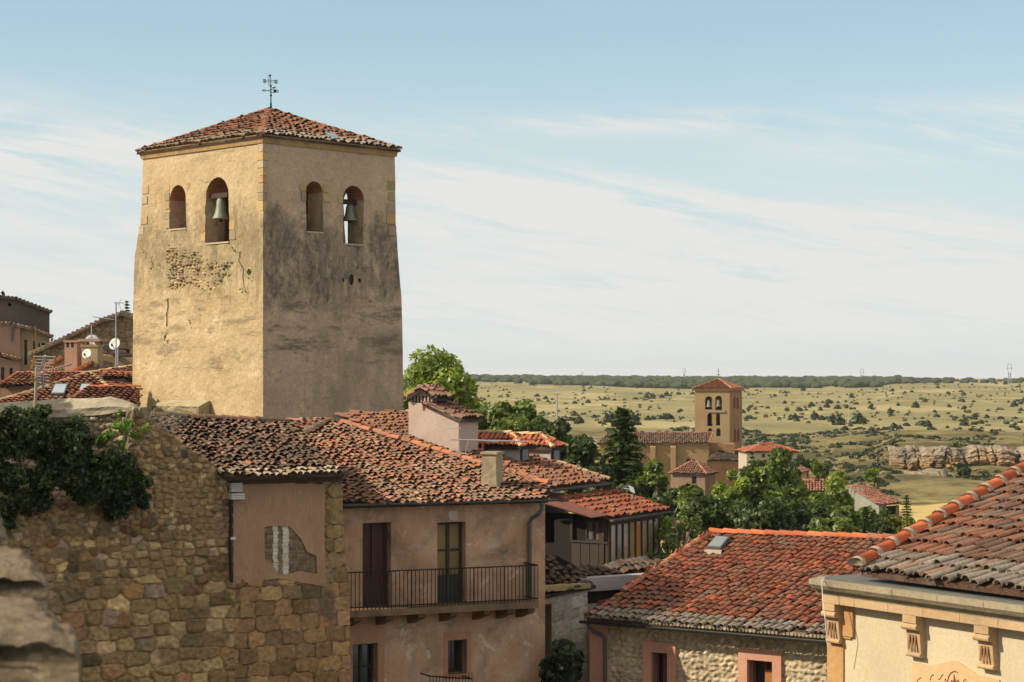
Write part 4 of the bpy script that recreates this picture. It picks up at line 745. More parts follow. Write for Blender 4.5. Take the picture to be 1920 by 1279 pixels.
for i, x in enumerate(cp):
    u, z = gh_(x, 777-.052*max(0, x+70)+(0 if x < 235 else (x-235)*.5)); e = 1 if x < 200 else max(.25, 1-(x-200)/75)
    for j, (w_, h) in enumerate(prof): q = Vector((u*1.9, j*.7, 1)); vs.append(GW.pt(u, z-.03+h*e+.035*mn.noise(q)+.02*mn.noise(q*3), w_+.035*mn.noise(q+Vector((9, 0, 0)))))
nn = len(prof); mb.add(vs, [(i*nn+j, i*nn+j+1, (i+1)*nn+j+1, (i+1)*nn+j) for i in range(len(cp)-1) for j in range(nn-1)]+[tuple(range(nn)), tuple(range(len(vs)-nn, len(vs)))]); mb.build('mortar_coping', m_plaster('grey_mortar', (.46, .41, .31), (.35, .31, .23), (.17, .15, .11), .6, 2.2, bs=.8), gd)
jb = thing('junction_box', 'white ribbed meter box with a black cable on the annex wall', 'junction box', AF.px(438, 930)); sub(WHITE, 'box', jb, lambda mb: [AF.box(mb, H_(428, 920)[0], H_(449, 920)[0], zt(922)+k*.04, zt(922)+.03+k*.04, .06, .2) for k in range(5)]+[AF.box(mb, H_(426, 920)[0], H_(451, 920)[0], zt(936)+k*.045, zt(936)+.035+k*.045, .06, .28) for k in range(3)])
sub(m_plain('black_cable', (.012, .012, .013), .6), 'cable', jb, lambda mb: mb.tube([AF.px(432, 936, .14), AF.px(433, 980, .12), AF.px(431, 1020, .13), AF.px(432, 1060, .12), AF.px(434, 1092, .13)], .04, 7)); sub(ALU, 'bracket', jb, lambda mb: AF.box(mb, H_(427, 1008)[0], H_(437, 1008)[0], zt(1012), zt(1007), .06, .19))
# ---------------------------------------------------------------- house behind with dormers and gallery
K0 = P(1045, 912, 55); HA = Fac((K0.x, K0.y), 60)           # eave wall, receding right
HB = Fac((K0.x, K0.y), -30)                                  # long side facing the viewer; u<0 goes up the slope
dh = thing('dormer_house', 'rear house with long tiled roof, two dormers and a glazed gallery', 'house', (K0.x-2, K0.y+3, -15))
up_ = -HB.d*math.cos(R(15.3))+Vector((0, 0, math.sin(R(15.3)))); far = K0+HA.d*3.28
pl = Plane(K0, far, K0+up_); RP = pl; T0 = K0+up_*9
PALE = m_plaster('pale_pink_render', (.49, .385, .335), (.45, .345, .295), (.2, .14, .11), .25, .8, bs=.15)
GREYR = m_plaster('pale_grey_render', (.40, .37, .35), (.35, .33, .31), None, 0, 1, bs=.1)
blk = rl_(pl, [(768, 808), (860, 850), (888, 846)]); rf = MB(); tiles(rf, pl, [K0-HA.d*.6, far, far+up_*7.6, K0-HA.d*.6+up_*7.6], PAL_DORM, 5, .19, .3, 1.1); roof = rf.build('roof', TILE, dh)
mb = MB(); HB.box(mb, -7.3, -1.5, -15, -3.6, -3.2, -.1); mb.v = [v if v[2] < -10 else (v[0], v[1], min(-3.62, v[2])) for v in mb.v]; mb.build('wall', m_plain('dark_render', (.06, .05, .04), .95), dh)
sub(ZINC, 'gutter', dh, lambda mb: gutter(mb, K0-HA.d*.5+Vector((0, 0, -.06))+HB.d*.06, far+Vector((0, 0, -.06))+HB.d*.06, .07))
rf = MB(); ridge(rf, far+up_*.05+pl.n*.04, far+up_*7.5+pl.n*.04, .09, .36, [(1, (.45, .3, .18)), (1, (.36, .2, .12))], 2); rf.build('ridge_tiles', TILE, roof)
# stair block with its own lean-to roof and vented chimney
bq = pl.hit(860, 851); BF = Fac((bq.x, bq.y), -30); uL = BF.hit(766, 790)[0]; zA, zB = BF.hit(766, 754)[1], BF.hit(860, 786)[1]; uT = BF.hit(796, 756)[0]; zT_ = BF.hit(796, 756)[1]; dep = (HA.d.dot(HA.d))*1.1
sb = sub(PALE, 'stair_block', dh, lambda mb: mb.prism([BF.pt(uL, -6), BF.pt(0, -6), BF.pt(0, zB), BF.pt(uT, zT_), BF.pt(uL, zA)], -BF.n*dep))
e0, e1 = BF.pt(.12, zB+.02, .1), BF.pt(.12, zB+.02, -dep-.12); t0, t1 = BF.pt(uT, zT_+.06, .1), BF.pt(uT, zT_+.06, -dep-.12); p2 = Plane(e0, e1, t0); rf = MB(); tiles(rf, p2, [e0, e1, t1, t0], [(2, (.16, .085, .06)), (1, (.26, .12, .08))], 3, .2, .32); rf.build('lean_to_roof', TILE, sb)
sub(PALE, 'verge_band', sb, lambda mb: mb.prism([BF.pt(.1, zB-.1, .002), BF.pt(.1, zB+.02, .002), BF.pt(uT, zT_+.06, .002), BF.pt(uT, zT_-.06, .002)], BF.n*.06))
c0, c1 = BF.hit(768, 742)[0], BF.hit(818, 742)[0]; zc0, zc1, zc2 = BF.hit(790, 753)[1], BF.hit(790, 742)[1], BF.hit(790, 726)[1]
ch = sub(DARK, 'chimney', sb, lambda mb: (BF.box(mb, c0+.08, c1-.08, zc0-.3, zc1, -.66, -.06), ))
sub(PALE, 'vent_slats', ch, lambda mb: [BF.box(mb, c0+.02+(c1-c0-.09)*k/7, c0+.07+(c1-c0-.09)*k/7, zc0, zc1, -.05, 0) for k in range(8)]+[mb.prism([BF.pt(c0, zc1, .03), BF.pt(c1-.1, zc1, .03), BF.pt((c0+c1)/2, zc2-.08, .03)], -BF.n*.76)])
rf = MB()
for s in (-1, 1):
    cm = (c0+c1)/2; ed = c0-.05 if s < 0 else c1+.03; a, b = BF.pt(ed, zc1-.04, .14), BF.pt(ed, zc1-.04, -.85); c, d = BF.pt(cm, zc2, -.85), BF.pt(cm, zc2, .14); p3 = Plane(a, b, d); tiles(rf, p3, [a, b, c, d], [(1, (.2, .12, .09)), (1, (.3, .17, .12))], 3, .18, .3)
rf.build('chimney_cap', TILE, ch); sub(m_plain('rust_stain', (.16, .06, .03), .95), 'rust_stain', sb, lambda mb: mb.prism([BF.pt(*BF.hit(x, y), .003) for x, y in [(790, 753), (801, 753), (799, 762), (796, 770), (793, 770), (792, 760)]], BF.n*.004))
# dormers
def dormer(x0, x1, ywt, ywb, yr0, xr, seed):
    b = pl.hit(x1, ywb); f = Fac((b.x, b.y), -30); u0 = f.hit(x0, ywt)[0]; zt_ = f.hit(x1, ywt)[1]; d = .62
    w_ = sub(GREYR, 'dormer', dh, lambda mb: mb.prism([f.pt(u0, -5), f.pt(0, -5), f.pt(0, zt_), f.pt(u0, zt_)], -f.n*d)); zr = zt_+.38; ur_ = f.out(-d/2).hit(xr, yr0)[0]
    A, B = f.pt(u0, zt_, .14), f.pt(.16, zt_, .14); Cc, D_ = f.pt(.16, zt_, -d-.14), f.pt(u0, zt_, -d-.14); r0, r1 = f.pt(u0, zr, -d/2), f.pt(min(ur_, -.35), zr, -d/2); rf = MB(); pr = [(3, (.46, .125, .06)), (1, (.36, .09, .05))]
    for pg in ([A, B, r1, r0], [B, Cc, r1], [Cc, D_, r0, r1]): tiles(rf, Plane(pg[0], pg[1], pg[2]), pg, pr, seed, .17, .26, .6)
    cr_ = [(1, (.5, .36, .2))]; ridge(rf, B, r1, .08, .3, cr_, 3); ridge(rf, r1, r0, .08, .3, cr_, 3); ridge(rf, Cc, r1, .08, .3, cr_, 4); rf.build('dormer_roof', TILE, w_)
    s = Fac((b.x, b.y), 60); s.o = f.pt(0, 0); fr = sub(SLATE, 'window', w_, lambda mb: s.box(mb, .06, d-.1, zt_-.5, zt_-.06, .0, .05)); sub(GLASS_D, 'pane', fr, lambda mb: s.box(mb, .12, d-.16, zt_-.45, zt_-.12, .04, .06))
dormer(886, 973, 836, 868, 812, 958, 3); dormer(960, 1032, 838, 866, 814, 1014, 4)
# lower gallery roof
G0 = K0+HB.d*1.75+Vector((0, 0, -.82)); G1 = G0+HA.d*3.77; GT0 = K0+HB.d*.03+Vector((0, 0, -.28))-HA.d*.18; pl = Plane(G0, G1, GT0); rf = MB()
tiles(rf, pl, [G0-HA.d*.1, G1, G1+(GT0-G0), GT0-HA.d*.0], PAL_RED, 6, .18, .29, .8); ga = rf.build('gallery_roof', TILE, dh); sub(ZINC, 'gutter', dh, lambda mb: gutter(mb, G0-HA.d*.15+Vector((0, 0, -.05))+HB.d*.05, G1+HA.d*.05+Vector((0, 0, -.05))+HB.d*.05, .065))
GF = Fac((G0-HB.d*.25)[:2], 60); gz1 = G0.z-.12; gz0 = gz1-1.17; n = 9; mb = MB(); wf = 3.6
for k in range(n+1): GF.box(mb, wf*k/n-.035, wf*k/n+.035, gz0, gz1-.14, -.08, .0)
GF.box(mb, -.04, wf+.04, gz1-.14, gz1+.05, -.08, .02); gf = mb.build('gallery_frame', m_plain('red_brown_frame', (.06, .028, .02), .7), dh)
for k in range(n):
    c = [(.26, .2, .1), (.22, .18, .1), (.12, .11, .09), (.25, .2, .12), (.3, .2, .09), (.42, .19, .06), (.3, .22, .11), (.25, .22, .13), (.2, .15, .08)][k]; sub(m_glass('pane_glass', tuple(x*.8 for x in c), .12), 'pane', gf, lambda mb: GF.box(mb, wf*k/n+.036, wf*(k+1)/n-.036, gz0, gz1-.145, -.06, -.03))
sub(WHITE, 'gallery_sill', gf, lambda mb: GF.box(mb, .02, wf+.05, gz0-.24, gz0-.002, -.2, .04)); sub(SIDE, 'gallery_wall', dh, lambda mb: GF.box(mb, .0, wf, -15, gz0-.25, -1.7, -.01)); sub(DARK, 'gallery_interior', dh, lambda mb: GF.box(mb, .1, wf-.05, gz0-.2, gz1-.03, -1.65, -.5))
# veranda under the corrugated sheet
VF = Fac((G0-HB.d*.25)[:2], -30); q = lambda px, py, w=0: VF.out(w).hit(px, py); uE = q(1140, 1000)[0]; uS = q(1071, 1000)[0]; uW = -3.2; zb = gz0-.35
vr = sub(m_plain('brown_sheet_panel', (.05, .04, .032), .8, var=.2), 'veranda_panel', dh, lambda mb: [VF.box(mb, uS+(uE-uS)*k/4+.01, uS+(uE-uS)*(k+1)/4-.01, zb, gz0+.55, -.05, 0) for k in range(4)]+[VF.box(mb, uS, uE, gz0+.55, gz0+.6, -.07, .03)])
framed(dh, VF, (q(1096, 980)[0], uE, gz0+.6, gz1+.02), 3, 1, WOOD_D, m_glass('grey_pane', (.09, .09, .085)), .05, 'veranda_window', .05)
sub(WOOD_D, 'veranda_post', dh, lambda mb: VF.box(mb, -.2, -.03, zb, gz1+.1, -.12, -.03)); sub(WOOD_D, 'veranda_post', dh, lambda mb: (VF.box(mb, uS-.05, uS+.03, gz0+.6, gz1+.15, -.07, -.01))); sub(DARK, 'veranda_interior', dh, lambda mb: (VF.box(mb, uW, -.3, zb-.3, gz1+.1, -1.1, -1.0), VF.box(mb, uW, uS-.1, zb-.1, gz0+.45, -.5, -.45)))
a, b, c, d = VF.px(1140, 966, .1), VF.px(1108, 971, .55), VF.px(990, 936, .55), VF.px(1022, 920, .1); pw = Plane(a, b, d); vs = []; NC = 26
A_, B_, C_, D_ = [Vector(x) for x in (a, b, c, d)]
for i in range(NC+1):
    t = i/NC; h = pw.n*(.025*math.cos(PI*i)); vs += [A_.lerp(B_, t)+h, D_.lerp(C_, t)+h]
mb = MB(); mb.add(vs, [(2*i, 2*i+2, 2*i+3, 2*i+1) for i in range(NC)]); mb.build('corrugated_awning', m_plain('maroon_corrugated_sheet', (.20, .095, .08), .5, .2, .25, 5), dh)
# low outbuilding under the veranda: dark tiled roofs, white parapet, pale stone wall
lb = thing('outbuilding', 'low pale ashlar outbuilding with mossy dark roofs and white parapet', 'outbuilding', (2.6, 51.5, -15)); a, b = P(1000, 1117, 50.4), P(1118, 1094, 51.6); pl = Plane(a, b, P(1022, 1050, 53)); rf = MB()
tiles(rf, pl, rl_(pl, [(1005, 1118), (1118, 1095), (1080, 1070), (1022, 1040), (1005, 1040)]), [(2, (.07, .05, .04)), (1, (.13, .075, .05)), (1, (.1, .08, .06))], 3, .2, .33, 1.4); a2, b2 = P(1060, 1088, 52), P(1240, 1040, 54.8); pl2 = Plane(a2, b2, P(1060, 1030, 54.2)); tiles(rf, pl2, rl_(pl2, [(1060, 1096), (1110, 1088), (1235, 1066), (1235, 1046), (1150, 1060), (1060, 1070)]), [(2, (.07, .05, .04)), (1, (.12, .08, .06))], 4, .2, .33, 1.4); rf.build('roof', TILE_D, lb)
lw = Fac((P(1022, 0, 50.6)).xy, 38); ow = [lw.hit(985, 1122), lw.hit(1106, 1100), lw.hit(1102, 1290), lw.hit(985, 1300)]; hw_ = lw.rect(1016, 1133, 1034, 1290); ow2 = [lw.hit(1008, 1120), lw.hit(1101, 1101), (lw.hit(1101, 1150)[0], -15), (lw.hit(1008, 1150)[0], -15)]
stone_wall('ashlar_wall', STONE_L, lw, ow2, [(lambda u, z: True, .45, .3, .06, 5, [(3, (.44, .41, .36)), (2, (.40, .36, .30)), (1, (.34, .26, .18)), (.4, (.28, .2, .13))])], lb, .05, .02, mortar=(.36, .33, .28), gap=.025, seed=5, holes=[rpoly(hw_)]); sub(SIDE, 'wall_core', lb, lambda mb: wall(mb, lw, ow2, [rpoly(hw_)], .4, -.02)); framed(lb, lw, hw_, 1, 1, WOOD_D, GLASS_D, .25, 'doorway')
sub(STONE_L, 'eave_band', lb, lambda mb: lw.box(mb, ow2[0][0], ow2[1][0]+.05, ow2[1][1]-.02, ow2[1][1]+.12, -.2, .1, (.36, .28, .14)))
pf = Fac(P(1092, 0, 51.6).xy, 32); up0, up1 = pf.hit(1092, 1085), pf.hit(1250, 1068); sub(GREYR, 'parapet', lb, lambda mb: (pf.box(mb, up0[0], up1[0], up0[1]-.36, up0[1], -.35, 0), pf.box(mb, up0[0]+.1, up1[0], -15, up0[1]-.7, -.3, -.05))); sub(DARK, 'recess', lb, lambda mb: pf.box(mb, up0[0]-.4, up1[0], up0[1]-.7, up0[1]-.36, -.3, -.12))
# ---------------------------------------------------------------- stone house in front
SA = -34; SF = Fac(P(1108, 0, 50).xy, SA); sh = thing('stone_house', 'sunlit pale rubble stone house with pink window surrounds and red tile roof', 'house', SF.pt(4, -15)); W_1, W_2 = SF.rect(1224, 1223, 1254, 1330), SF.rect(1404, 1238, 1451, 1330)
u0 = SF.hit(1110, 1165)[0]; u1 = SF.hit(1640, 1200)[0]; zt_ = SF.hit(1300, 1172)[1]; PAL_S = [(3, (.46, .375, .255)), (2, (.40, .32, .21)), (1, (.50, .42, .30)), (1, (.33, .27, .19))]
ho = [rpoly(W_1), rpoly(W_2)]; ouo = [(u0, -9.5), (u1, -9.5), (u1, zt_+.1), (u0, zt_+.1)]; stone_wall('wall_face', STONE_L, SF, ouo, [(lambda u, z: True, .19, .13, .34, 2.5, PAL_S)], sh, .028, .045, holes=ho, mortar=(.43, .35, .235), gap=.05, seed=31, rough=.045, smear=.1, vary=.15)
sub(SIDE, 'wall', sh, lambda mb: (wall(mb, SF, [(u0, -15), (u1, -15), (u1, zt_+.1), (u0, zt_+.1)], ho, .5, -.02), SF.box(mb, u0, u0+.4, -15, zt_, -6, -.52), SF.box(mb, u0, u1, -15, zt_, -6.4, -6)))
SPK = m_plaster('salmon_surround', (.56, .31, .22), (.50, .26, .18), None, 0, 1.2, bs=.15)
for r, s in ((W_1, .24), (W_2, .24)): frame_band(sh, SF, r, s, .27, .10, SPK)
framed(sh, SF, W_1, 2, 1, m_plain('red_wood_frame', (.16, .055, .03), .6), GLASS_D, .2); w2 = framed(sh, SF, W_2, 2, 1, m_plain('red_wood_frame_b', (.16, .055, .03), .6), GLASS_D, .25); sub(m_plain('cane_blind', (.36, .17, .05), .8, var=.3, s=20), 'roller_blind', w2, lambda mb: [SF.box(mb, W_2[0]+.33, W_2[1]-.06, W_2[3]-.3-k*.05, W_2[3]-.257-k*.05, -.24, -.22) for k in range(20)])
sub(SPK, 'corner_band', sh, lambda mb: SF.box(mb, u0-.02, u0+.5, -15, zt_-.05, -.4, .09))
E0, E1 = SF.px(1098, 1152, .45), SF.px(1640, 1196, .45); E1.z = E0.z+(E1.z-E0.z)*.9; pl = Plane.pitch(E0, E1, 14.5); RS = pl
poly = rl_(pl, [(1100, 1155), (1640, 1194), (1720, 1150), (1720, 1013), (1690, 1013), (1510, 1007), (1333, 1000), (1240, 1062), (1170, 1110)])
sky_h = rl_(pl, [(1325, 1034), (1344, 1013), (1369, 1015), (1352, 1036)]); rf = MB(); tiles(rf, pl, poly, PAL_HOUSE, 41, .19, .33, 1.0, lowpal=PAL_GREY, thick=.018, holes=[rl_(pl, [(1322, 1036), (1344, 1011), (1372, 1014), (1352, 1039)])]); roof = rf.build('roof', TILE, sh)
rb = [(3, (.50, .15, .07)), (1, (.42, .12, .06))]; rf = MB(); ridge(rf, pl.hit(1170, 1111)+pl.n*.07, pl.hit(1333, 1002)+pl.n*.07, .10, .42, rb, 4, (.36, .23, .15), jit=.6); ridge(rf, pl.hit(1333, 1000)+pl.n*.06, pl.hit(1715, 1013)+pl.n*.06, .13, .42, rb, 6, None, jit=.8); ridge(rf, pl.hit(1100, 1154), pl.hit(1170, 1111), .08, .4, [(1, (.2, .1, .07))], 4); rf.build('ridge_tiles', TILE, roof)
hp = Plane(pl.hit(1100, 1155), pl.hit(1333, 1001), SF.pt(u0-.3, E0.z-.1, -6.5)); rf = MB(); tiles(rf, hp, [pl.hit(1100, 1155), pl.hit(1333, 1001), SF.pt(u0-.3, E0.z-.1, -6.5)], PAL_HOUSE, 8, .215, .36); rf.build('hip_roof', TILE, sh)
sk = sub(ZINC, 'skylight', roof, lambda mb: mb.prism([p+pl.n*.02 for p in sky_h], pl.n*.12)); cn = sum(sky_h, Vector())/4; sub(m_glass('skylight_glass', (.12, .14, .15), .4), 'pane', sk, lambda mb: mb.prism([cn+(p-cn)*.86+pl.n*.13 for p in sky_h], pl.n*.02)); sub(m_plaster('pale_mortar', (.40, .33, .25), (.32, .26, .2), None, 0, 3), 'mortar_flashing', sk, lambda mb: mb.prism([p+pl.n*.04 for p in rl_(pl, [(1320, 1036), (1330, 1033), (1354, 1036), (1352, 1043), (1338, 1040), (1330, 1044)])], pl.n*.03))
sub(m_plain('dark_gutter', (.06, .065, .065), .45, .5, .25), 'gutter', sh, lambda mb: gutter(mb, E0+SF.n*.07-Vector((0, 0, .16))-SF.d*.12, E1+SF.n*.07-Vector((0, 0, .16)), .07))
ca = MB()
rng = random.Random(6)
for k in range(int((u1-u0)/.1)): ca.lathe(SF.pt(u0+.1+k*.1, zt_+.05, .3), [(.046, -.1), (.046, .2)], 6, SF.n, pick(rng, [(1, (.36, .31, .22)), (1, (.24, .2, .14))]))
ca.build('eave_course', TILE, sh)
X = lambda px, py, w: SF.px(px, py, w); sub(ZINC, 'downpipe', sh, lambda mb: mb.tube([X(1103, 1165, .42), X(1104, 1176, .38), X(1112, 1184, .25), X(1128, 1190, .15), X(1134, 1198, .15), X(1135, 1330, .15)], .05, 8))
# ---------------------------------------------------------------- cream villa at the right
VA = -57; VL = Fac(P(1556, 0, 30).xy, VA); vi = thing('villa', 'cream plaster villa with carved stone consoles and heavy cornice', 'house', VL.pt(2, -15)); CREAM = m_plaster('cream_plaster', (.56, .475, .335), (.50, .42, .285), (.42, .35, .24), .4, .5, streak=(.56, .47, .31), bs=.08)
SAND = m_plaster('sandstone', (.50, .355, .215), (.44, .30, .17), (.24, .19, .12), .5, 1.6, bs=.3); GREYST = m_plaster('weathered_cornice', (.37, .31, .215), (.28, .24, .165), (.11, .10, .08), .65, 1.5, bs=.5, streak=(.14, .125, .1)); ORST = m_plaster('orange_stone', (.48, .29, .13), (.40, .22, .10), (.3, .17, .08), .4, 1.2, bs=.3)
q = VL.hit; ue = q(2250, 1300)[0]; CO = .36; VC = VL.out(CO); zc = [VC.hit(1560, y)[1] for y in (1090, 1106, 1113, 1118, 1133)]; cu0 = -.08
sub(CREAM, 'wall', vi, lambda mb: VL.box(mb, .0, ue, -15, zc[4]+.05, -.5, 0)); sub(SAND, 'side_wall', vi, lambda mb: VL.box(mb, 0, .4, -15, zc[4]+.05, -6, -.5))
sub(ORST, 'pilaster', vi, lambda mb: (VL.box(mb, -.03, .33, -15, q(1570, 1195)[1], -.3, .03), VL.box(mb, -.03, .5, q(1570, 1195)[1]+.01, q(1570, 1150)[1], -.3, .035), VL.box(mb, .31, .56, q(1590, 1195)[1]+.02, zc[4]+.1, -.3, .05)))
sub(SAND, 'frieze', vi, lambda mb: [VL.box(mb, cu0+.12+k*.72, min(ue, cu0+.12+(k+1)*.72-.008), zc[4]-.02, zc[3], -.2, CO-.16) for k in range(int(ue/.72)+1)])
pro = [(0, -.02), (CO-.16, -.02), (CO-.13, .05), (CO-.06, .07), (CO-.01, .13), (CO, .14), (CO, .22), (0, .25)]; mb = MB(); zz0 = zc[3]
for k in range(int((ue-cu0)/.9)+1):
    a, b = cu0+k*.9, min(ue, cu0+(k+1)*.9-.008); mb.prism([VL.pt(a, zz0+h, w_) for w_, h in pro], VL.d*(b-a))
mb.prism([VL.pt(cu0+.02, zz0+h, -.05-w_*.0) for w_, h in ((0, 0), (0, .2), (0, .2))][:3], VL.n*-3); cor = mb.build('cornice', GREYST, vi)
sub(m_plain('lead_flashing', (.12, .125, .115), .7, .2, .35, 4), 'flashing', cor, lambda mb: VL.box(mb, cu0+.2, ue, zz0+.22, zz0+.265, -1.2, CO-.1))
def console(px):
    c = VL.out(CO-.14); u = c.hit(px, 1150)[0]; wd_ = .27; z1 = zc[4]-.025; pr = CO-.16
    pts = [(0, z1), (pr, z1), (pr, z1-.11), (pr-.03, z1-.12), (pr-.02, z1-.2), (pr-.08, z1-.22), (pr-.08, z1-.26), (.09, z1-.55), (.09, z1-.6), (.03, z1-.63), (0, z1-.63)]
    o = sub(SAND, 'console', vi, lambda mb: mb.prism([VL.pt(u, z, w_) for w_, z in pts], VL.d*wd_)); a = Vector((VL.pt(u, z1-.29, pr-.07))); b = Vector(VL.pt(u, z1-.5, .14)); mb = MB()
    for k in range(3): p = VL.d*(.055+k*.06); mb.prism([a+p+VL.n*-.015, a+p+VL.d*.03+VL.n*-.015, b+p+VL.d*.03, b+p], VL.n*.012)
    mb.build('groove', m_plain('groove_shade_stone', (.22, .12, .06), .95), o); sub(SAND, 'scroll', o, lambda mb: mb.lathe(VL.pt(u-.01, z1-.585, .09), [(.035, 0), (.035, wd_+.02)], 10, VL.d)); sub(SAND, 'cap_roll', o, lambda mb: mb.lathe(VL.pt(u-.015, z1-.17, pr-.03), [(.05, 0), (.05, wd_+.03)], 10, VL.d))
for px in (1540, 1690, 1824): console(px)
# roof
e0, e1 = VL.px(1614, 1066, .2), VL.px(1925, 1105, .2); pl = Plane.pitch(e0, e1, 15)
pl = Plane(e0, e1, e0+(-VL.n)*math.cos(R(15))+Vector((0, 0, math.sin(R(15))))); far_ = e0+VL.d*6; poly = [e0, far_, far_-VL.n*5+Vector((0, 0, 5*math.tan(R(15))))]; hp1 = pl.hit(1925, 884); hipd = (hp1-e0).normalized(); poly = [e0, far_, far_+pl.s*4.2, e0+hipd*7]
rf = MB(); tiles(rf, pl, poly, PAL_VILLA, 51, .195, .42, 1.2, lowpal=PAL_GREY, thick=.02, seg=8, base=(.09, .05, .035)); roof = rf.build('roof', m_attr('old_clay_tile', .95, (.21, .175, .14), .5, 1.6, .9, 22, .45), vi)
rf = MB(); ridge(rf, e0-hipd*.05+pl.n*.1, e0+hipd*7+pl.n*.1, .125, .47, [(1, (.56, .15, .06)), (1, (.5, .13, .055))], 7, (.42, .34, .25), seg=10, jit=.3); rf.build('hip_tiles', m_attr('orange_clay_tile', .8, None, 0, 3, .3, 12, .15), roof, True)
hpl = e0+hipd*7; sub(TILE, 'rear_roof', vi, lambda mb: mb.prism([e0, hpl, VL.pt(.1, e0.z-.1, -6)], (0, 0, -.05), (.2, .09, .06)))
# painted sign panel with lettering
pan = [(1713, 1330), (1713, 1242), (1748, 1248), (1790, 1238), (1798, 1241), (1836, 1266), (1876, 1276), (1876, 1330)]; sg = thing('sign_panel', 'sand coloured shaped sign panel with scroll lettering on the villa wall', 'sign', VL.px(1790, 1300)); sub(m_plaster('sign_sand', (.58, .42, .24), (.53, .375, .205), None, 0, .8, bs=.1), 'panel', sg, lambda mb: mb.prism([VL.px(x, y, .004) for x, y in pan], VL.n*.03))
LET = m_plain('brown_sign_paint', (.17, .055, .02), .8); S_ = lambda pts, r=.006: mb.tube([VL.px(x, y, .037) for x, y in pts], r, 4)
mb = MB(); S_([(1719, 1282), (1721, 1275), (1724, 1272), (1727, 1271)]); S_([(1744, 1276), (1746, 1268), (1750, 1265), (1751, 1267)]); S_([(1762, 1274), (1766, 1266), (1769, 1265)]); S_([(1759, 1273), (1761, 1274)], .008); S_([(1771, 1276), (1773, 1273), (1774, 1279)]); S_([(1806, 1279), (1809, 1274), (1812, 1275)]); S_([(1719, 1282), (1730, 1290), (1745, 1284), (1760, 1288), (1775, 1284)]); mb.build('lettering', LET, sg)
mb = MB(); S_([(1790+13*math.cos(a), 1279+20*math.sin(a)) for a in np.linspace(2.6, 5.2, 12)], .008); mb.prism([VL.px(x, y, .036) for x, y in [(1789, 1264), (1791, 1272), (1793, 1278), (1798, 1274), (1796, 1282), (1784, 1282), (1783, 1275), (1788, 1277)]], VL.n*.006, ); mb.build('emblem', LET, sg)
cb = thing('cable', 'thin white cable hanging from the villa cornice corner', 'cable', VL.px(1545, 1090, .5)); sub(WHITE, 'cable', cb, lambda mb: mb.tube([VL.px(1546, 1082, .3), VL.px(1541, 1090, .45), VL.px(1542, 1110, .46), VL.px(1547, 1160, .5), VL.px(1552, 1218, .4)], .008, 5))
# ---------------------------------------------------------------- distant church
CH_S = m_plaster('distant_ochre_stone', (.33, .242, .133), (.27, .19, .10), (.2, .15, .1), .5, .25, streak=(.28, .19, .10)); CH_R = m_plaster('distant_red_stone', (.34, .19, .095), (.27, .15, .08), (.2, .13, .08), .4, .3, streak=(.22, .12, .07))
FT = [(2, (.24, .115, .075)), (2, (.18, .10, .07)), (1, (.3, .17, .11))]
N0 = P(1368, 0, 270); CL, CR = Fac(N0.xy, -16), Fac(N0.xy, 74); dc = thing('distant_church', 'distant romanesque church with square bell tower on the valley edge', 'church', (N0.x-3, N0.y+3, -24)); uL = CL.hit(1303, 770)[0]; uR = CR.hit(1390, 770)[0]; ztt = CL.hit(1340, 728)[1]
ho = [arch(CL.rect(*r), 8) for r in ((1322, 743, 1336, 768), (1341, 742, 1353.5, 769), (1326, 775, 1336, 799), (1342.5, 775, 1350, 798), (1327, 803, 1337, 815), (1343, 803, 1351, 818))]
tw = sub(CH_S, 'tower_wall', dc, lambda mb: wall(mb, CL, [(uL, -24), (0, -24), (0, ztt), (uL, ztt)], ho, .7)); hr = [arch(CR.rect(*r), 8) for r in ((1375, 744, 1379, 766), (1381, 744, 1385, 767), (1376, 804, 1380, 828), (1382, 804, 1386, 828))]
sub(CH_R, 'tower_side_wall', dc, lambda mb: wall(mb, CR, [(.703, -24), (uR, -24), (uR, ztt), (.703, ztt)], hr, .7)); CB = CL.out(-uR); sub(CH_S, 'tower_rear_wall', dc, lambda mb: (wall(mb, CB, [(uL, -24), (-.003, -24), (-.003, ztt), (uL, ztt)], [[(a+.9, b) for a, b in h] for h in ho[:4]], .7), ))
CW = Fac((N0+CL.d*(uL+.7)).xy, 74); sub(CH_S, 'tower_far_wall', dc, lambda mb: wall(mb, CW, [(.703, -24), (uR-.703, -24), (uR-.703, ztt), (.703, ztt)], [], .69)); sub(DARK, 'tower_floor', dc, lambda mb: [mb.prism([Vector((p.x, p.y, z)) for p in (CL.pt(uL+.75, 0, -.75), CL.pt(-.75, 0, -.75), CL.pt(-.75, 0, -uR+.75), CL.pt(uL+.75, 0, -uR+.75))], (0, 0, .2)) for z in (-5.25, -7.5)])
for a, b, y0, y1 in ((1336, 1341, 770, 743), (1337, 1342, 799, 776)): u0, u1, z0, z1 = CL.rect(a, y1, b, y0); sub(m_plain('pale_column_stone', (.5, .42, .33), .9), 'column', tw, lambda mb: (mb.lathe(CL.pt((u0+u1)/2, z0+.05, -.2), [(.17, 0), (.12, .1), (.11, (z1-z0)*.65), (.2, (z1-z0)*.74)], 8), ))
sub(STONE_L, 'string_course', tw, lambda mb: CL.box(mb, CL.hit(1327, 770)[0], CL.hit(1360, 770)[0], CL.hit(1340, 773.5)[1], CL.hit(1340, 769.5)[1], -.1, .15, (.25, .22, .17)))
q = [CL.pt(uL-.35, ztt, .35), CL.pt(.35, ztt, .35), CL.pt(.35, ztt, -uR-.35), CL.pt(uL-.35, ztt, -uR-.35)]; ap = CL.pt(uL/2, (HY-710)/F*272, -uR/2); rf = MB()
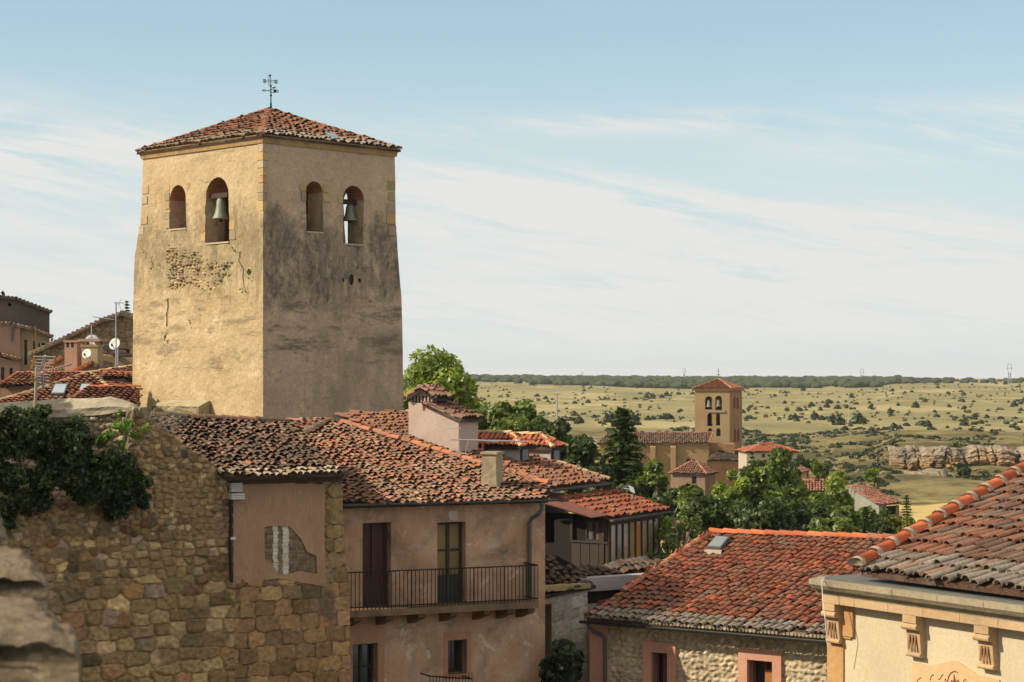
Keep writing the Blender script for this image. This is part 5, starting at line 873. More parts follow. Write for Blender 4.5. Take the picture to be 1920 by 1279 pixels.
for k in range(4): tiles(rf, Plane(q[k], q[(k+1) % 4], ap), [q[k], q[(k+1) % 4], ap], [(2, (.28, .11, .06)), (1, (.35, .16, .09))], k, .28, .42, 1)
ridge(rf, q[1], ap, .16, .5, [(1, (.5, .24, .15))], 3); rf.build('tower_roof', TILE, dc); sub(CH_R, 'tower_cornice', dc, lambda mb: mb.hexa([p+(ap-p).normalized()*.12+Vector((0, 0, -.35)) for p in q]+[p+Vector((0, 0, .02)) for p in q]))
v_ = thing('weathervane', 'tiny iron vane on top of the distant church tower', 'weathervane', ap); k = ap.y/F; sub(IRONB, 'pole', v_, lambda mb: mb.tube([ap, ap+Vector((0, 0, 19*k))], .04, 4)); sub(IRONB, 'arrow', v_, lambda mb: (mb.tube([ap+Vector((-3*k, 0, 7*k)), ap+Vector((3*k, 0, 7*k))], .06, 4), mb.tube([ap+Vector((-2.5*k, 0, 14*k)), ap+Vector((2*k, 0, 14*k))], .03, 4)))
p = CL.px(1347, 757, -.35); b_ = thing('bell', 'small dark bell silhouetted in the upper right arch of the distant tower', 'bell', p); sub(BRONZE, 'bell_body', b_, lambda mb: mb.lathe(p, [(.38, -.35), (.3, -.1), (.24, .3), (.18, .5), (.03, .6)], 12)); sub(WOOD_D, 'headstock', b_, lambda mb: CL.box(mb, CL.hit(1341.5, 757)[0], CL.hit(1353, 757)[0], p.z+.6, p.z+.75, -.45, -.25))
p = CL.px(1329, 758, -.35); b_ = thing('bell', 'small dark bell in the upper left arch of the distant tower', 'bell', p); sub(BRONZE, 'bell_body', b_, lambda mb: mb.lathe(p, [(.38, -.35), (.3, -.1), (.24, .3), (.18, .5), (.03, .6)], 12)); sub(WOOD_D, 'headstock', b_, lambda mb: CL.box(mb, CL.hit(1322.5, 757)[0], CL.hit(1335.5, 757)[0], p.z+.6, p.z+.75, -.45, -.25))
# nave
NF_ = Fac(P(1200, 0, 263).xy, -5); e0, e1 = NF_.hit(1120, 831), NF_.hit(1328, 831); nz_ = e0[1]; sub(CH_S, 'nave_wall', dc, lambda mb: (NF_.box(mb, e0[0]+.3, e1[0]-.2, -24, nz_+.1, -8, 0), NF_.box(mb, e0[0]+.1, e1[0], nz_-.25, nz_+.05, -.2, .2)))
rp = Plane(NF_.pt(e0[0], nz_, .45), NF_.pt(e1[0], nz_, .45), NF_.pt(e0[0], nz_+1.55, -4)); L_ = rl_(rp, [(1118, 832), (1329, 831), (1337, 811), (1195, 811), (1140, 811)]); rf = MB(); tiles(rf, rp, L_, [(2, (.20, .12, .085)), (2, (.15, .095, .07)), (1, (.25, .16, .11))], 7, .3, .45, 1.2); rp2 = Plane(NF_.pt(e0[0], nz_, -8.4), NF_.pt(e1[0], nz_, -8.4), L_[2]); rf.add([L_[2], L_[4], NF_.pt(e0[0], nz_, -8.4), NF_.pt(e1[0], nz_, -8.4)], [(0, 1, 2, 3)], (.2, .1, .07))
ridge(rf, L_[4], L_[2], .17, .5, [(1, (.36, .16, .1))], 3); [ridge(rf, rp.hit(x, 830), rp.hit(x+21, 812), .14, .5, [(1, (.16, .11, .08))], x) for x in (1196, 1217, 1238, 1259, 1281, 1303)]; ridge(rf, rp.hit(1329, 830), L_[2], .17, .5, [(1, (.42, .2, .13))], 2); rf.build('nave_roof', TILE, dc)
sub(CH_S, 'nave_gable', dc, lambda mb: mb.prism([NF_.pt(e1[0]-.2, -24, 0), NF_.pt(e1[0]-.2, nz_, 0), NF_.pt(e1[0]-.2, nz_+1.45, -4), NF_.pt(e1[0]-.2, nz_, -8), NF_.pt(e1[0]-.2, -24, -8)], NF_.d*.3))
for x in (1149, 1186, 1224, 1262): u = NF_.hit(x, 850)[0]; sub(CH_S, 'buttress', dc, lambda mb: mb.prism([NF_.pt(u-.36, -24, .9), NF_.pt(u-.36, nz_-.5, .9), NF_.pt(u-.36, nz_-.2, .003), NF_.pt(u-.36, -24, .003)], NF_.d*.72))
sub(DARK, 'oculus', dc, lambda mb: mb.lathe(NF_.px(1291, 864, -.1), [(.32, 0), (.32, .11)], 14, NF_.n)); sub(CH_R, 'link_block', dc, lambda mb: NF_.box(mb, e1[0]+.11, e1[0]+3.6, -24, NF_.hit(1335, 833)[1], -6, -1.2))
AQ = [P(1326, 863, 258), P(1404, 863, 262), P(1398, 846, 268), P(1340, 846, 266)]; at_ = P(1361, 836, 266); rf = MB(); DT = [(2, (.05, .036, .03)), (1, (.07, .048, .038))]
for a, b in ((0, 1), (3, 0), (1, 2)): tiles(rf, Plane(AQ[a], AQ[b], at_), [AQ[a], AQ[b], at_], DT, a, .3, .45, 1)
rf.build('chapel_roof', TILE, dc); sub(CH_R, 'chapel_wall', dc, lambda mb: mb.prism([Vector((p.x*.999, p.y+.3, -24)) for p in AQ], (0, 0, 24+AQ[0].z-.08)))
# ---------------------------------------------------------------- generic tiled house
def house(name, label, px, py, D, ang, W, dep, rh, kind, wm, pal, wins=(), z0=None, ov=.3, cw=.26, group=None, chims=()):
    p = P(px, py, D); f = Fac(p.xy, ang); ze = p.z; z0 = z0 or min(tz(p.x, D)-1, ze-3); h = thing(name, label, 'house', (p.x, p.y, z0), group); ho = [rpoly((u*W, u*W+w_, ze-d-hh, ze-d)) for u, d, w_, hh in wins]
    def wl(mb):
        wall(mb, f, [(0, z0), (W, z0), (W, ze), (0, ze)], ho, .3); f.box(mb, 0, W, z0, ze, -dep, -dep+.3)
        for u in (0, W-.3): f.box(mb, u+.002, u+.298, z0, ze-.004, -dep+.3, -.3)
        if kind == 'gable':
            for u in (.02, W-.22): mb.prism([f.pt(u, ze-.02, -.02), f.pt(u, ze+rh-.06, -dep/2), f.pt(u, ze-.02, -dep+.02)], f.d*.2)
        if kind == 'side':                         # ridge runs away from the viewer
            mb.prism([f.pt(.02, ze-.01, -.02), f.pt(W/2, ze+rh-.06, -.02), f.pt(W-.02, ze-.01, -.02)], -f.n*.25)
        if kind == 'mono':
            for u in (.02, W-.22): mb.prism([f.pt(u, ze-.02, -.02), f.pt(u, ze+rh-.05, -dep+.02), f.pt(u, ze-.02, -dep+.02)], f.d*.2)
    sub(wm, 'wall', h, wl)
    for u, d, w_, hh in wins: framed(h, f, (u*W, u*W+w_, ze-d-hh, ze-d), 1, 1, WOOD_B, GLASS_D, .12, 'window', .05)
    A, B, Cc, Dd = f.pt(-ov, ze, ov), f.pt(W+ov, ze, ov), f.pt(W+ov, ze, -dep-ov), f.pt(-ov, ze, -dep-ov); up = Vector((0, 0, rh)); rf = MB(); rp_ = [(2, (.42, .17, .10)), (1, (.36, .22, .15))]
    if kind == 'gable':
        r0, r1 = (A+Dd)/2+up, (B+Cc)/2+up; L = [[A, B, r1, r0], [Cc, Dd, r0, r1]]; rr = [(r0, r1)]
    elif kind == 'side':
        r0, r1 = (A+B)/2+up, (Cc+Dd)/2+up; L = [[B, Cc, r1, r0], [Dd, A, r0, r1]]; rr = [(r0, r1)]
    elif kind == 'hip':
        i_ = min(dep, W)/2*.9; r0, r1 = (A+Dd)/2+up+f.d*(i_+ov), (B+Cc)/2+up-f.d*(i_+ov); L = [[A, B, r1, r0], [B, Cc, r1], [Cc, Dd, r0, r1], [Dd, A, r0]]; rr = [(r0, r1), (A, r0), (B, r1), (Cc, r1), (Dd, r0)]
    else: L = [[A, B, Cc+up, Dd+up]]; rr = [(Dd+up, Cc+up)]
    for k, pg in enumerate(L): tiles(rf, Plane(pg[0], pg[1], pg[2]), pg, pal, k+1, cw, cw*1.6, 1)
    for a, b in rr: ridge(rf, a, b, .13, .45, rp_, 3)
    ro = rf.build('roof', TILE, h)
    for u, w_, hh, dd in chims: sub(wm, 'chimney', ro, lambda mb: (f.box(mb, u*W, u*W+w_, ze, ze+rh+hh, -dd-w_, -dd), f.box(mb, u*W-.06, u*W+w_+.06, ze+rh+hh, ze+rh+hh+.1, -dd-w_-.06, -dd+.06)))
    return h
PWALL = m_plaster('pale_far_wall', (.42, .36, .29), (.36, .31, .25), None, 0, .4); OWALL = m_plaster('orange_far_wall', (.42, .25, .14), (.36, .2, .115), (.25, .16, .1), .4, .4); RT = [(3, (.44, .14, .075)), (1, (.36, .10, .06))]; BT = [(2, (.30, .13, .085)), (2, (.23, .105, .07)), (1, (.36, .18, .12))]
house('far_house', 'far pale house with bright red hip roof right of the distant tower', 1400, 847, 242, 4, 6.4, 5.5, .9, 'hip', PWALL, RT, [(.3, .25, .4, .5), (.62, .25, .4, .5)], chims=[(.3, .35, .1, 2), (.55, .4, .1, 2.5)])
house('far_house', 'pinkish house with low hip roof in front of the distant church nave', 1261, 887, 205, -24, 3.6, 3.4, 1.25, 'hip', m_plaster('pink_far_wall', (.27, .18, .125), (.22, .145, .1), None, 0, .5), [(2, (.18, .09, .065)), (1, (.24, .11, .075))], [(.6, .3, .5, .8)])
house('far_house', 'brown hip roofed house half hidden behind the tall lit tree', 1432, 884, 222, -20, 4.2, 4, 1.4, 'hip', OWALL, BT, [])
house('far_house', 'orange walled house with faded red roof behind the willow', 1492, 921, 170, -8, 3.1, 4, .9, 'gable', OWALL, BT, [(.2, .35, .4, .6), (.6, .9, .5, .7)], chims=[(.45, .3, .25, 1.5)])
house('far_house', 'small side house with a faded gable roof left of the orange walled house', 1477, 915, 172, -40, 1.6, 2.6, .5, 'side', OWALL, BT, [(.3, .3, .35, .5)])
hz = thing('far_house', 'brown single pitch roofed house with pillars by the dry meadow', 'house', P(1640, 960, 165)); zf_ = Fac(P(1590, 0, 172).xy, -52); a, b = P(1655, 946, 163), P(1690, 942, 166); c = P(1591, 914, 172); pl = Plane(a, b, c); L_ = rl_(pl, [(1648, 946), (1690, 942), (1622, 911), (1590, 912)]); rf = MB(); tiles(rf, pl, L_, [(2, (.26, .10, .07)), (2, (.20, .085, .06)), (1, (.3, .15, .1))], 4, .25, .4, .9); ridge(rf, L_[3], L_[2], .13, .45, [(1, (.36, .16, .1))]); ro = rf.build('roof', TILE, hz)
wf_ = Fac(P(1590, 0, 171.5).xy, math.degrees(math.atan2(163.4-171.5, (P(1646, 0, 163.4)-P(1590, 0, 171.5)).x))); A = [wf_.hit(1591, 916), wf_.hit(1648, 948), (wf_.hit(1648, 948)[0], -24), (wf_.hit(1591, 916)[0], -24)]; sub(m_plaster('pale_green_wall', (.27, .275, .225), (.22, .225, .185), None, 0, .5), 'wall', hz, lambda mb: wall(mb, wf_, A, [], .3)); 
for x, D_ in ((1652, 163.6), (1659, 164), (1682, 165.6)): p = P(x, 946, D_+.15); sub(OWALL, 'pillar', hz, lambda mb: mb.lathe(Vector((p.x, p.y, -24)), [(.16, 0), (.16, 24+p.z-.06)], 4))
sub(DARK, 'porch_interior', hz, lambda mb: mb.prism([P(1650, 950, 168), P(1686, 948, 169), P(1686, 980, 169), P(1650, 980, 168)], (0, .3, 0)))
for x, y, h_ in ((1596, 909, 7), (1609, 914, 9), (1616, 912, 5)): p = P(x, y+8, 169.5); sub(PWALL, 'chimney', ro, lambda mb: mb.lathe(p-Vector((0, 0, .3)), [(.13, 0), (.13, (h_+6)/F*169)], 4))
for x, y, D_, w_ in ((1403, 892, 200, 3),): pass
# ---------------------------------------------------------------- houses left of the tower
OCH = m_plaster('ochre_house_wall', (.38, .29, .17), (.33, .24, .13), (.2, .16, .1), .4, .4); PK2 = m_plaster('rose_wall', (.42, .26, .19), (.36, .22, .15), (.24, .18, .12), .3, .5); BRN = m_plaster('brown_render', (.15, .12, .095), (.12, .095, .075), (.08, .07, .055), .5, .4)  # OCH is the ochre of the walls themselves
tb = thing('tall_house', 'tall dark brown house with ochre wing at the left edge', 'house', P(40, 700, 112)); f = Fac(P(94, 0, 112).xy, 18); h = f.hit; q = [h(-300, 548), h(0, 557), h(30, 560), h(93, 585), h(93, 790), h(-300, 790)]; sub(BRN, 'wall', tb, lambda mb: wall(mb, f, q, [rpoly(f.rect(15, 568, 21, 574))], 3.5))
def strip(parent, fac, pts, w0, w1, pal, name='roof', th=.12, m=TILE):
    mb = MB()
    for (x0, y0), (x1, y1) in zip(pts, pts[1:]):
        a, b = fac.hit(x0, y0), fac.hit(x1, y1); n = max(1, int((b[0]-a[0])/.2)); mb.prism([fac.pt(a[0], a[1]-th, w1), fac.pt(b[0], b[1]-th, w1), fac.pt(b[0], b[1], w1), fac.pt(a[0], a[1], w1)], fac.n*(w0-w1), pick(rng, pal))
        for k in range(n+1): t = k/n; p = fac.pt(a[0]+(b[0]-a[0])*t, a[1]+(b[1]-a[1])*t, w0); mb.tube([p+fac.n*.03, p-fac.n*(w0-w1)*.9+Vector((0, 0, .05))], .1, 6, col=pick(rng, pal))
    return mb.build(name, m, parent)
DKP = [(1, (.10, .08, .06)), (1, (.16, .11, .08))]
strip(tb, f, [(-300, 546), (0, 556), (30, 559), (95, 584)], .3, -3.6, DKP); sub(IRONB, 'flue_pipe', tb, lambda mb: mb.tube([f.px(7, 558, -.5), f.px(6, 550, -.5), f.px(3, 547, -.5)], .1, 6)); f2 = f.out(1.6); q2 = [f2.hit(-300, 598), f2.hit(24, 612), f2.hit(38, 610), f2.hit(93, 629), f2.hit(93, 790), f2.hit(-300, 790)]; W = [f2.rect(45.5, 637, 51, 684), f2.rect(62, 640, 67, 668), f2.rect(72, 643, 75, 664), f2.rect(78, 643, 84, 652)]
sub(OCH, 'wing_wall', tb, lambda mb: wall(mb, f2, q2, [rpoly(r) for r in W], 1.5)); 
for r in W: framed(tb, f2, r, 1, 1, WOOD_D, GLASS_D, .12, 'window', .05)
sub(PK2, 'side_bay', tb, lambda mb: f2.box(mb, f2.hit(-300, 650)[0], f2.hit(37, 650)[0], -12, f2.hit(20, 610)[1], .01, .25)); strip(tb, f2, [(-300, 595), (20, 607), (60, 616), (97, 630)], .35, -1.5, [(1, (.22, .13, .09)), (1, (.3, .2, .14))], 'wing_roof')
sub(ZINC, 'downpipe', tb, lambda mb: (mb.tube([f2.px(98, 634, .2), f2.px(97, 640, .2), f2.px(94.5, 645, .06), f2.px(94.5, 720, .06)], .07, 6), mb.tube([f2.px(23, 640, .35), f2.px(24, 615, .35), f2.px(30, 611, .35)], .06, 6)))
lh = thing('low_house', 'low rose walled house with small windows at the left edge', 'house', P(15, 700, 104)); f = Fac(P(38, 0, 104).xy, 18); W = [f.rect(2, 689, 8, 712), f.rect(18, 690, 24, 707)]; sub(PK2, 'wall', lh, lambda mb: wall(mb, f, [f.hit(-300, 664), f.hit(38, 675), f.hit(38, 790), f.hit(-300, 790)], [rpoly(r) for r in W], 3)); [framed(lh, f, r, 1, 1, WOOD_D, GLASS_D, .1, 'window', .05) for r in W]; strip(lh, f, [(-300, 656), (0, 664), (39, 674)], .3, -3, [(1, (.22, .12, .085)), (1, (.32, .18, .12))])
gh = thing('gable_stone_house', 'brown rubble stone gable house behind the satellite dishes', 'house', P(200, 700, 96)); f = Fac(P(200, 0, 96).xy, 6); oq = [f.hit(x, y) for x, y in [(58, 664), (130, 630), (190, 602), (228, 588), (262, 598), (262, 780), (58, 780)]]; hr = rpoly(f.rect(228, 655, 243, 664))
stone_wall('wall_face', STONE, f, oq, [(lambda u, z: True, .4, .28, .25, 2.3, [(3, (.33, .22, .12)), (2, (.26, .18, .10)), (1, (.38, .27, .16))])], gh, .06, .07, holes=[hr], mortar=(.17, .13, .085), gap=.06, seed=6); sub(STONE, 'wall_core', gh, lambda mb: wall(mb, f, oq, [hr], .5, -.03, (.2, .15, .1))); framed(gh, f, f.rect(228, 655, 243, 664), 2, 1, WOOD_B, GLASS_D, .1, 'window', .08)
strip(gh, f, [(57, 663), (130, 629), (190, 600), (229, 586), (265, 597)], .35, -5, [(1, (.3, .24, .17)), (1, (.22, .16, .11)), (.5, (.4, .2, .12))], th=.16)
def px_roof(root, pts3, poly, pal, seed, name='roof', cw=.23, rid=(), holes=()):
    pl = Plane(*[P(*p) for p in pts3]); L = rl_(pl, poly); rf = MB(); tiles(rf, pl, L, pal, seed, cw, cw*1.5, .8, holes=[rl_(pl, h) for h in holes]); o = rf.build(name, TILE, root)
    if rid: rf = MB(); [ridge(rf, pl.hit(*a), pl.hit(*b), .11, .4, c, 3) for a, b, c in rid]; rf.build('ridge_tiles', TILE, o)
    return pl, o
LR = [(3, (.40, .135, .075)), (2, (.30, .11, .07)), (1.5, (.14, .075, .05)), (1, (.36, .24, .15))]; TANR = [(1, (.42, .32, .2)), (1, (.36, .25, .15))]; REDR = [(1, (.44, .15, .08)), (1, (.36, .13, .07))]
ra = thing('skylight_house', 'house with sunlit red tile roof and twin skylights left of the tower', 'house', P(120, 800, 74)); pl, ro = px_roof(ra, [(-10, 776, 71), (130, 776, 71), (168, 699, 77)], [(-60, 800), (-60, 767), (0, 750), (60, 735), (168, 698), (206, 727), (262, 772), (262, 800)], LR, 2, rid=[((-60, 768), (0, 751), TANR), ((0, 751), (75, 729), TANR), ((75, 729), (168, 698), TANR), ((262, 770), (203, 726), TANR), ((203, 726), (168, 698), TANR)], holes=[[(94, 744), (103, 724), (128, 724), (120, 744)], [(147, 738), (153, 724), (170, 725), (160, 738)]])
sub(SIDE, 'wall', ra, lambda mb: mb.prism([P(-60, 800, 71.5)-Vector((0, 0, 10)), P(262, 800, 71.5)-Vector((0, 0, 10)), P(262, 790, 71.5), P(-60, 790, 71.5)], (0, 4, 0)))
for s in ([(95, 744), (103, 725), (128, 725), (121, 744)], [(148, 738), (153, 725), (171, 725), (161, 739)]):
    q = rl_(pl, s); k = sub(m_plain('skylight_frame', (.09, .09, .09), .5), 'skylight', ro, lambda mb: mb.prism([p+pl.n*.03 for p in q], pl.n*.1)); c = sum(q, Vector())/4; sub(m_glass('sky_glass', (.22, .27, .32), .25), 'pane', k, lambda mb: mb.prism([c+(p-c)*.84+pl.n*.11 for p in q], pl.n*.025))
rb_ = thing('pink_house', 'pink walled house with a low scalloped tile band roof', 'house', P(80, 760, 84)); px_roof(rb_, [(0, 722, 82), (120, 722, 82), (60, 700, 84.5)], [(0, 723), (180, 723), (180, 700), (32, 700), (0, 720)], LR, 4, rid=[((0, 721), (32, 700), REDR), ((32, 700), (168, 699), REDR)]); f = Fac(P(3, 0, 82.5).xy, 0); a, b = f.hit(3, 720), f.hit(180, 720); sub(PK2, 'wall', rb_, lambda mb: f.box(mb, a[0], b[0], -12, a[1]-.1, -3, 0))
rc_ = thing('red_hip_house', 'deep red hip roof house directly against the left side of the tower', 'house', P(200, 800, 68)); px_roof(rc_, [(100, 766, 67), (250, 766, 67), (168, 726, 70.5)], [(60, 790), (108, 763), (168, 727), (262, 725), (262, 790)], [(3, (.30, .10, .06)), (2, (.20, .085, .055)), (1, (.13, .07, .05))], 6, rid=[((62, 789), (108, 763), REDR), ((108, 763), (168, 727), REDR), ((168, 726), (262, 724.5), REDR)]); sub(SIDE, 'wall', rc_, lambda mb: mb.prism([P(90, 790, 67.5)-Vector((0, 0, 10)), P(262, 790, 67.5)-Vector((0, 0, 10)), P(262, 782, 67.5), P(90, 782, 67.5)], (0, 3, 0)))
rd_ = thing('back_roof_house', 'house with dark and red roof slopes behind the twin skylight roof', 'house', P(215, 760, 80)); px_roof(rd_, [(205, 730, 79), (262, 722, 79), (215, 696, 83)], [(206, 728), (168, 699), (205, 694), (262, 686), (262, 726)], [(3, (.22, .10, .065)), (2, (.34, .12, .07)), (1, (.1, .06, .045))], 8, rid=[((168, 699), (205, 693), TANR), ((205, 693), (262, 685), TANR)]); px_roof(rd_, [(195, 709, 78), (262, 712, 78), (220, 697, 79.2)], [(190, 708), (262, 712), (262, 700), (196, 699)], LR, 9, 'lower_roof', rid=[((194, 699), (262, 700), REDR)]); sub(PK2, 'wall', rd_, lambda mb: mb.prism([P(172, 740, 80)-Vector((0, 0, 10)), P(262, 740, 80)-Vector((0, 0, 10)), P(262, 725, 80.2), P(206, 730, 80.2), P(172, 705, 80.2)], (0, 3, 0)))
re_ = thing('small_gable_house', 'ochre house with small gable and square chimneys below the dishes', 'house', P(160, 720, 90)); f = Fac(P(160, 0, 88).xy, 0); hh = f.hit; sub(OCH, 'wall', re_, lambda mb: (wall(mb, f, [hh(88, 684), hh(122, 668), hh(148, 660), hh(205, 668), hh(262, 672), hh(262, 780), hh(88, 780)], [], 3))); f3 = f.out(2); hh = f3.hit; sub(PK2, 'gable_wall', re_, lambda mb: wall(mb, f3, [hh(138, 698), hh(171, 681), hh(200, 694), hh(200, 780), hh(138, 780)], [], 1.5)); strip(re_, f3, [(136, 698), (171, 680)], .2, -1.6, [(1, (.42, .15, .08))], 'gable_roof'); strip(re_, f3, [(171, 680), (202, 695)], .2, -1.6, DKP, 'gable_roof'); strip(re_, f, [(86, 685), (122, 667), (150, 658)], .25, -3, [(1, (.42, .17, .1))], 'back_roof'); strip(re_, f, [(183, 642), (222, 668)], .25, -3, DKP, 'back_roof')
def chim(x0, x1, y0, y1, D, m, holes, name='chimney'):
    f = Fac(P((x0+x1)/2, 0, D).xy, -8); u0, u1, za, zb = f.rect(x0, y0, x1, y1); o = sub(m, name, re_, lambda mb: (f.box(mb, u0, u1, za-1, zb-.1, -.7, 0), f.box(mb, u0-.04, u1+.04, zb-.1, zb, -.74, .04))); 
    if holes: sub(DARK, 'vent', o, lambda mb: [f.box(mb, u0+(u1-u0)*t-.06, u0+(u1-u0)*t+.06, zb-.32, zb-.1, -.2, .005) for t in holes]+[f.box(mb, u0, u1, 0, .001, -.3, -.29)][:0])
    return o
chim(121, 144.5, 638, 700, 87, PK2, (.25, .62)); c_ = chim(153, 183, 646, 700, 86, OCH, ()); f = Fac(P(168, 0, 86).xy, -8); u0, u1, za, zb = f.rect(152, 638, 184, 646); sub(PK2, 'chimney_cap', c_, lambda mb: (f.box(mb, u0-.12, u1+.12, zb-.06, zb+.06, -.82, .12), [f.box(mb, u0+(u1-u0)*t-.06, u0+(u1-u0)*t+.06, za-.02, zb-.06, -.7+w_, -.55+w_) for t in (.06, .94) for w_ in (0, .5)]))
def dish(px, py, r_, D, label, m, dirv=(-.35, -.9, .35), pole=None):
    c = P(px, py, D); r = r_/F*D; t = thing('satellite_dish', label, 'satellite dish', c, 'satellite dishes on the roofs'); ax = Vector(dirv).normalized(); mb = MB(); n = 20; mb.lathe(c, [(.001, 0), (r*.35, r*.03), (r*.7, r*.11), (r, r*.24), (r*1.0, r*.27), (r*.7, r*.14), (r*.35, r*.06), (.001, r*.03)], n, ax); mb.build('reflector', m, t, True)
    sub(IRONB, 'arm', t, lambda mb: (mb.tube([c-Vector((0, 0, r*.9)), c+ax*r*1.1-Vector((0, 0, r*.5))], .02, 4), mb.tube([c+ax*r*1.0-Vector((0, 0, r*.55)), c+ax*r*1.25-Vector((0, 0, r*.4))], .05, 6)))
    sub(IRON, 'mount', t, lambda mb: mb.tube([c-ax*.05, c-ax*.2-Vector((0, 0, .1)), c-ax*.2-Vector((0, 0, pole or 1.2))], .035, 6)); return t
dish(164, 664, 9.5, 84.8, 'small white satellite dish on the front of the ochre chimney', WHITE, pole=.3); dish(216.5, 646, 11.5, 84, 'white satellite dish on a tall mast beside the tower edge', WHITE, pole=1.2); dish(173, 643, 15, 89, 'large grey satellite dish behind the capped chimney', m_plain('grey_dish', (.36, .36, .38), .6, var=.1), (-.2, -.9, .3), 2.0)
def yagi(mb, A, B, n=10, L=.25, r=.008, side=None, taper=.6):
    A, B = Vector(A), Vector(B); d = (B-A).normalized(); s = side or d.cross(Vector((0, 0, 1))).normalized(); mb.tube([A, B], r*1.5, 5)
    for k in range(n): p = A.lerp(B, (k+.5)/n); l = L*(1-(1-taper)*k/n); mb.tube([p-s*l, p+s*l], r, 4)
ma = thing('antenna_mast', 'tall thin antenna mast with two small aerials left of the tower', 'antenna', P(217.5, 690, 83.8)); sub(IRON, 'mast', ma, lambda mb: (mb.tube([P(217.5, 692, 83.8), P(217.5, 567, 83.8)], .035, 6), [mb.tube([P(217.5, 680, 83.8), P(x, 694, 83.8)], .015, 4) for x in (210, 224)])); sub(IRON, 'aerial', ma, lambda mb: (yagi(mb, P(214, 568, 83.8), P(233, 568, 83.8), 3, .3, .012), mb.tube([P(222, 568, 83.8), P(230, 588, 83.8)], .012, 4), mb.tube([P(221, 572, 83.8), P(228, 560, 83.8)], .01, 4))); sub(IRON, 'yagi_aerial', ma, lambda mb: yagi(mb, P(174, 594, 83.8), P(217, 600, 83.8), 9, .16, .012))
mb_ = thing('antenna_mast', 'short thin mast behind the large grey dish', 'antenna', P(172, 650, 88)); sub(IRON, 'mast', mb_, lambda mb: mb.tube([P(172, 655, 88.3), P(172, 610, 88.3)], .03, 5)); mc_ = thing('antenna_mast', 'rusty thin mast with crossbar in front of the tall ochre wing', 'antenna', P(67, 690, 100)); sub(m_plain('rusty_steel', (.16, .09, .05), .8), 'mast', mc_, lambda mb: (mb.tube([P(67, 700, 100), P(67, 612, 100)], .03, 5), mb.tube([P(58, 617, 100), P(70, 609, 100)], .03, 4)))
# grid aerial above the ivy
ga_ = thing('grid_antenna', 'orange and white grid television aerial on a pole above the ivy wall', 'antenna', P(66, 812, 42.8)); D_ = 42.8; ORG = m_plain('orange_plastic', (.55, .26, .04), .6, var=.1); sub(m_plain('bamboo_pole', (.34, .30, .2), .8), 'pole', ga_, lambda mb: mb.tube([P(62, 832, D_), P(66, 760, D_), P(69, 688, D_)], .035, 7)); GR = MB(); OR = MB()
for (xa, ya, xb, yb, xc, yc, xd, yd) in ((64, 668, 103, 669, 96, 693, 59, 691), (61, 699, 94, 703, 99, 727, 66, 721)):
    for k in range(5): t = k/4; GR.tube([P(xa+(xd-xa)*t, ya+(yd-ya)*t, D_-.15+.3*t), P(xb+(xc-xb)*t, yb+(yc-yb)*t, D_-.15+.3*t)], .014, 4)
    OR.tube([P(xa, ya, D_-.15), P(xa-2, (ya+yd)/2, D_), P(xd, yd, D_+.15)], .022, 5); OR.tube([P(xb, yb, D_-.15), P(xb, (yb+yc)/2, D_), P(xc, yc, D_+.15)], .022, 5); GR.tube([P((xa+xb)/2+1, ya-1, D_-.17), P((xc+xd)/2-1, yc+2, D_+.13)], .028, 5)
GR.build('reflector_rods', ALU, ga_); OR.build('reflector_edge', ORG, ga_); sub(m_plain('red_aerial_boom', (.30, .09, .07), .6), 'boom', ga_, lambda mb: mb.tube([P(75, 698, D_), P(133, 683, D_-.9)], .02, 5)); sub(ALU, 'directors', ga_, lambda mb: [mb.tube([P(92+k*5.8+2, 690-k*1.5, D_-.3-.08*k), P(92+k*5.8-2, 698-k*1.5, D_-.3-.08*k)], .012, 4) for k in range(8)])
# television aerial on the balcony house roof
D_ = 50; ta = thing('roof_antenna', 'long white yagi television aerial on a rusty mast by the rough chimney', 'antenna', P(904, 880, 50)); A0 = PM.hit(905, 882); D_ = A0.y; sub(m_plain('rust_red_mast', (.15, .04, .03), .8), 'mast', ta, lambda mb: mb.tube([A0-Vector((0, 0, .1)), P(906, 820, D_)], .03, 6)); sub(ALU, 'boom', ta, lambda mb: (mb.tube([P(842, 824, D_-.5), P(988, 828, D_+.5)], .02, 5), mb.tube([P(857, 824, D_-.4), P(935, 829, D_+.2)], .012, 4))); sub(ALU, 'elements', ta, lambda mb: ([mb.tube([P(852+8*k, 823+.4*k, D_-.9), P(852+8*k+1, 826+.4*k, D_-.1)], .008, 4) for k in range(16)], mb.tube([P(842, 804, D_-.4), P(864, 803, D_-.4)], .018, 4), mb.tube([P(852, 803, D_-.4), P(861, 826, D_-.4), P(862, 847, D_-.4)], .008, 4), mb.tube([P(872, 850, D_-.4), P(878, 826, D_-.4)], .008, 4), mb.tube([P(852, 842, D_-.4), P(863, 849, D_-.4)], .02, 4), mb.tube([P(865, 849, D_-.4), P(875, 851, D_-.4)], .02, 4)))
D_ = 55.8; tb2 = thing('roof_antenna', 'small pale grid aerial on the red gallery roof', 'antenna', P(1186, 925, D_)); sub(ALU, 'aerial', tb2, lambda mb: ([mb.tube([P(1180+k*1.7, 911+k*.8, D_), P(1183+k*1.7, 922+k*.8, D_-.1)], .018, 4) for k in range(5)], mb.tube([P(1171, 916, D_), P(1182, 918, D_)], .015, 4), yagi(mb, P(1170, 916, D_), P(1180, 917, D_), 4, .12, .01))); sub(IRON, 'mast', tb2, lambda mb: mb.tube([P(1186, 935, D_), P(1186, 915, D_)], .02, 5))
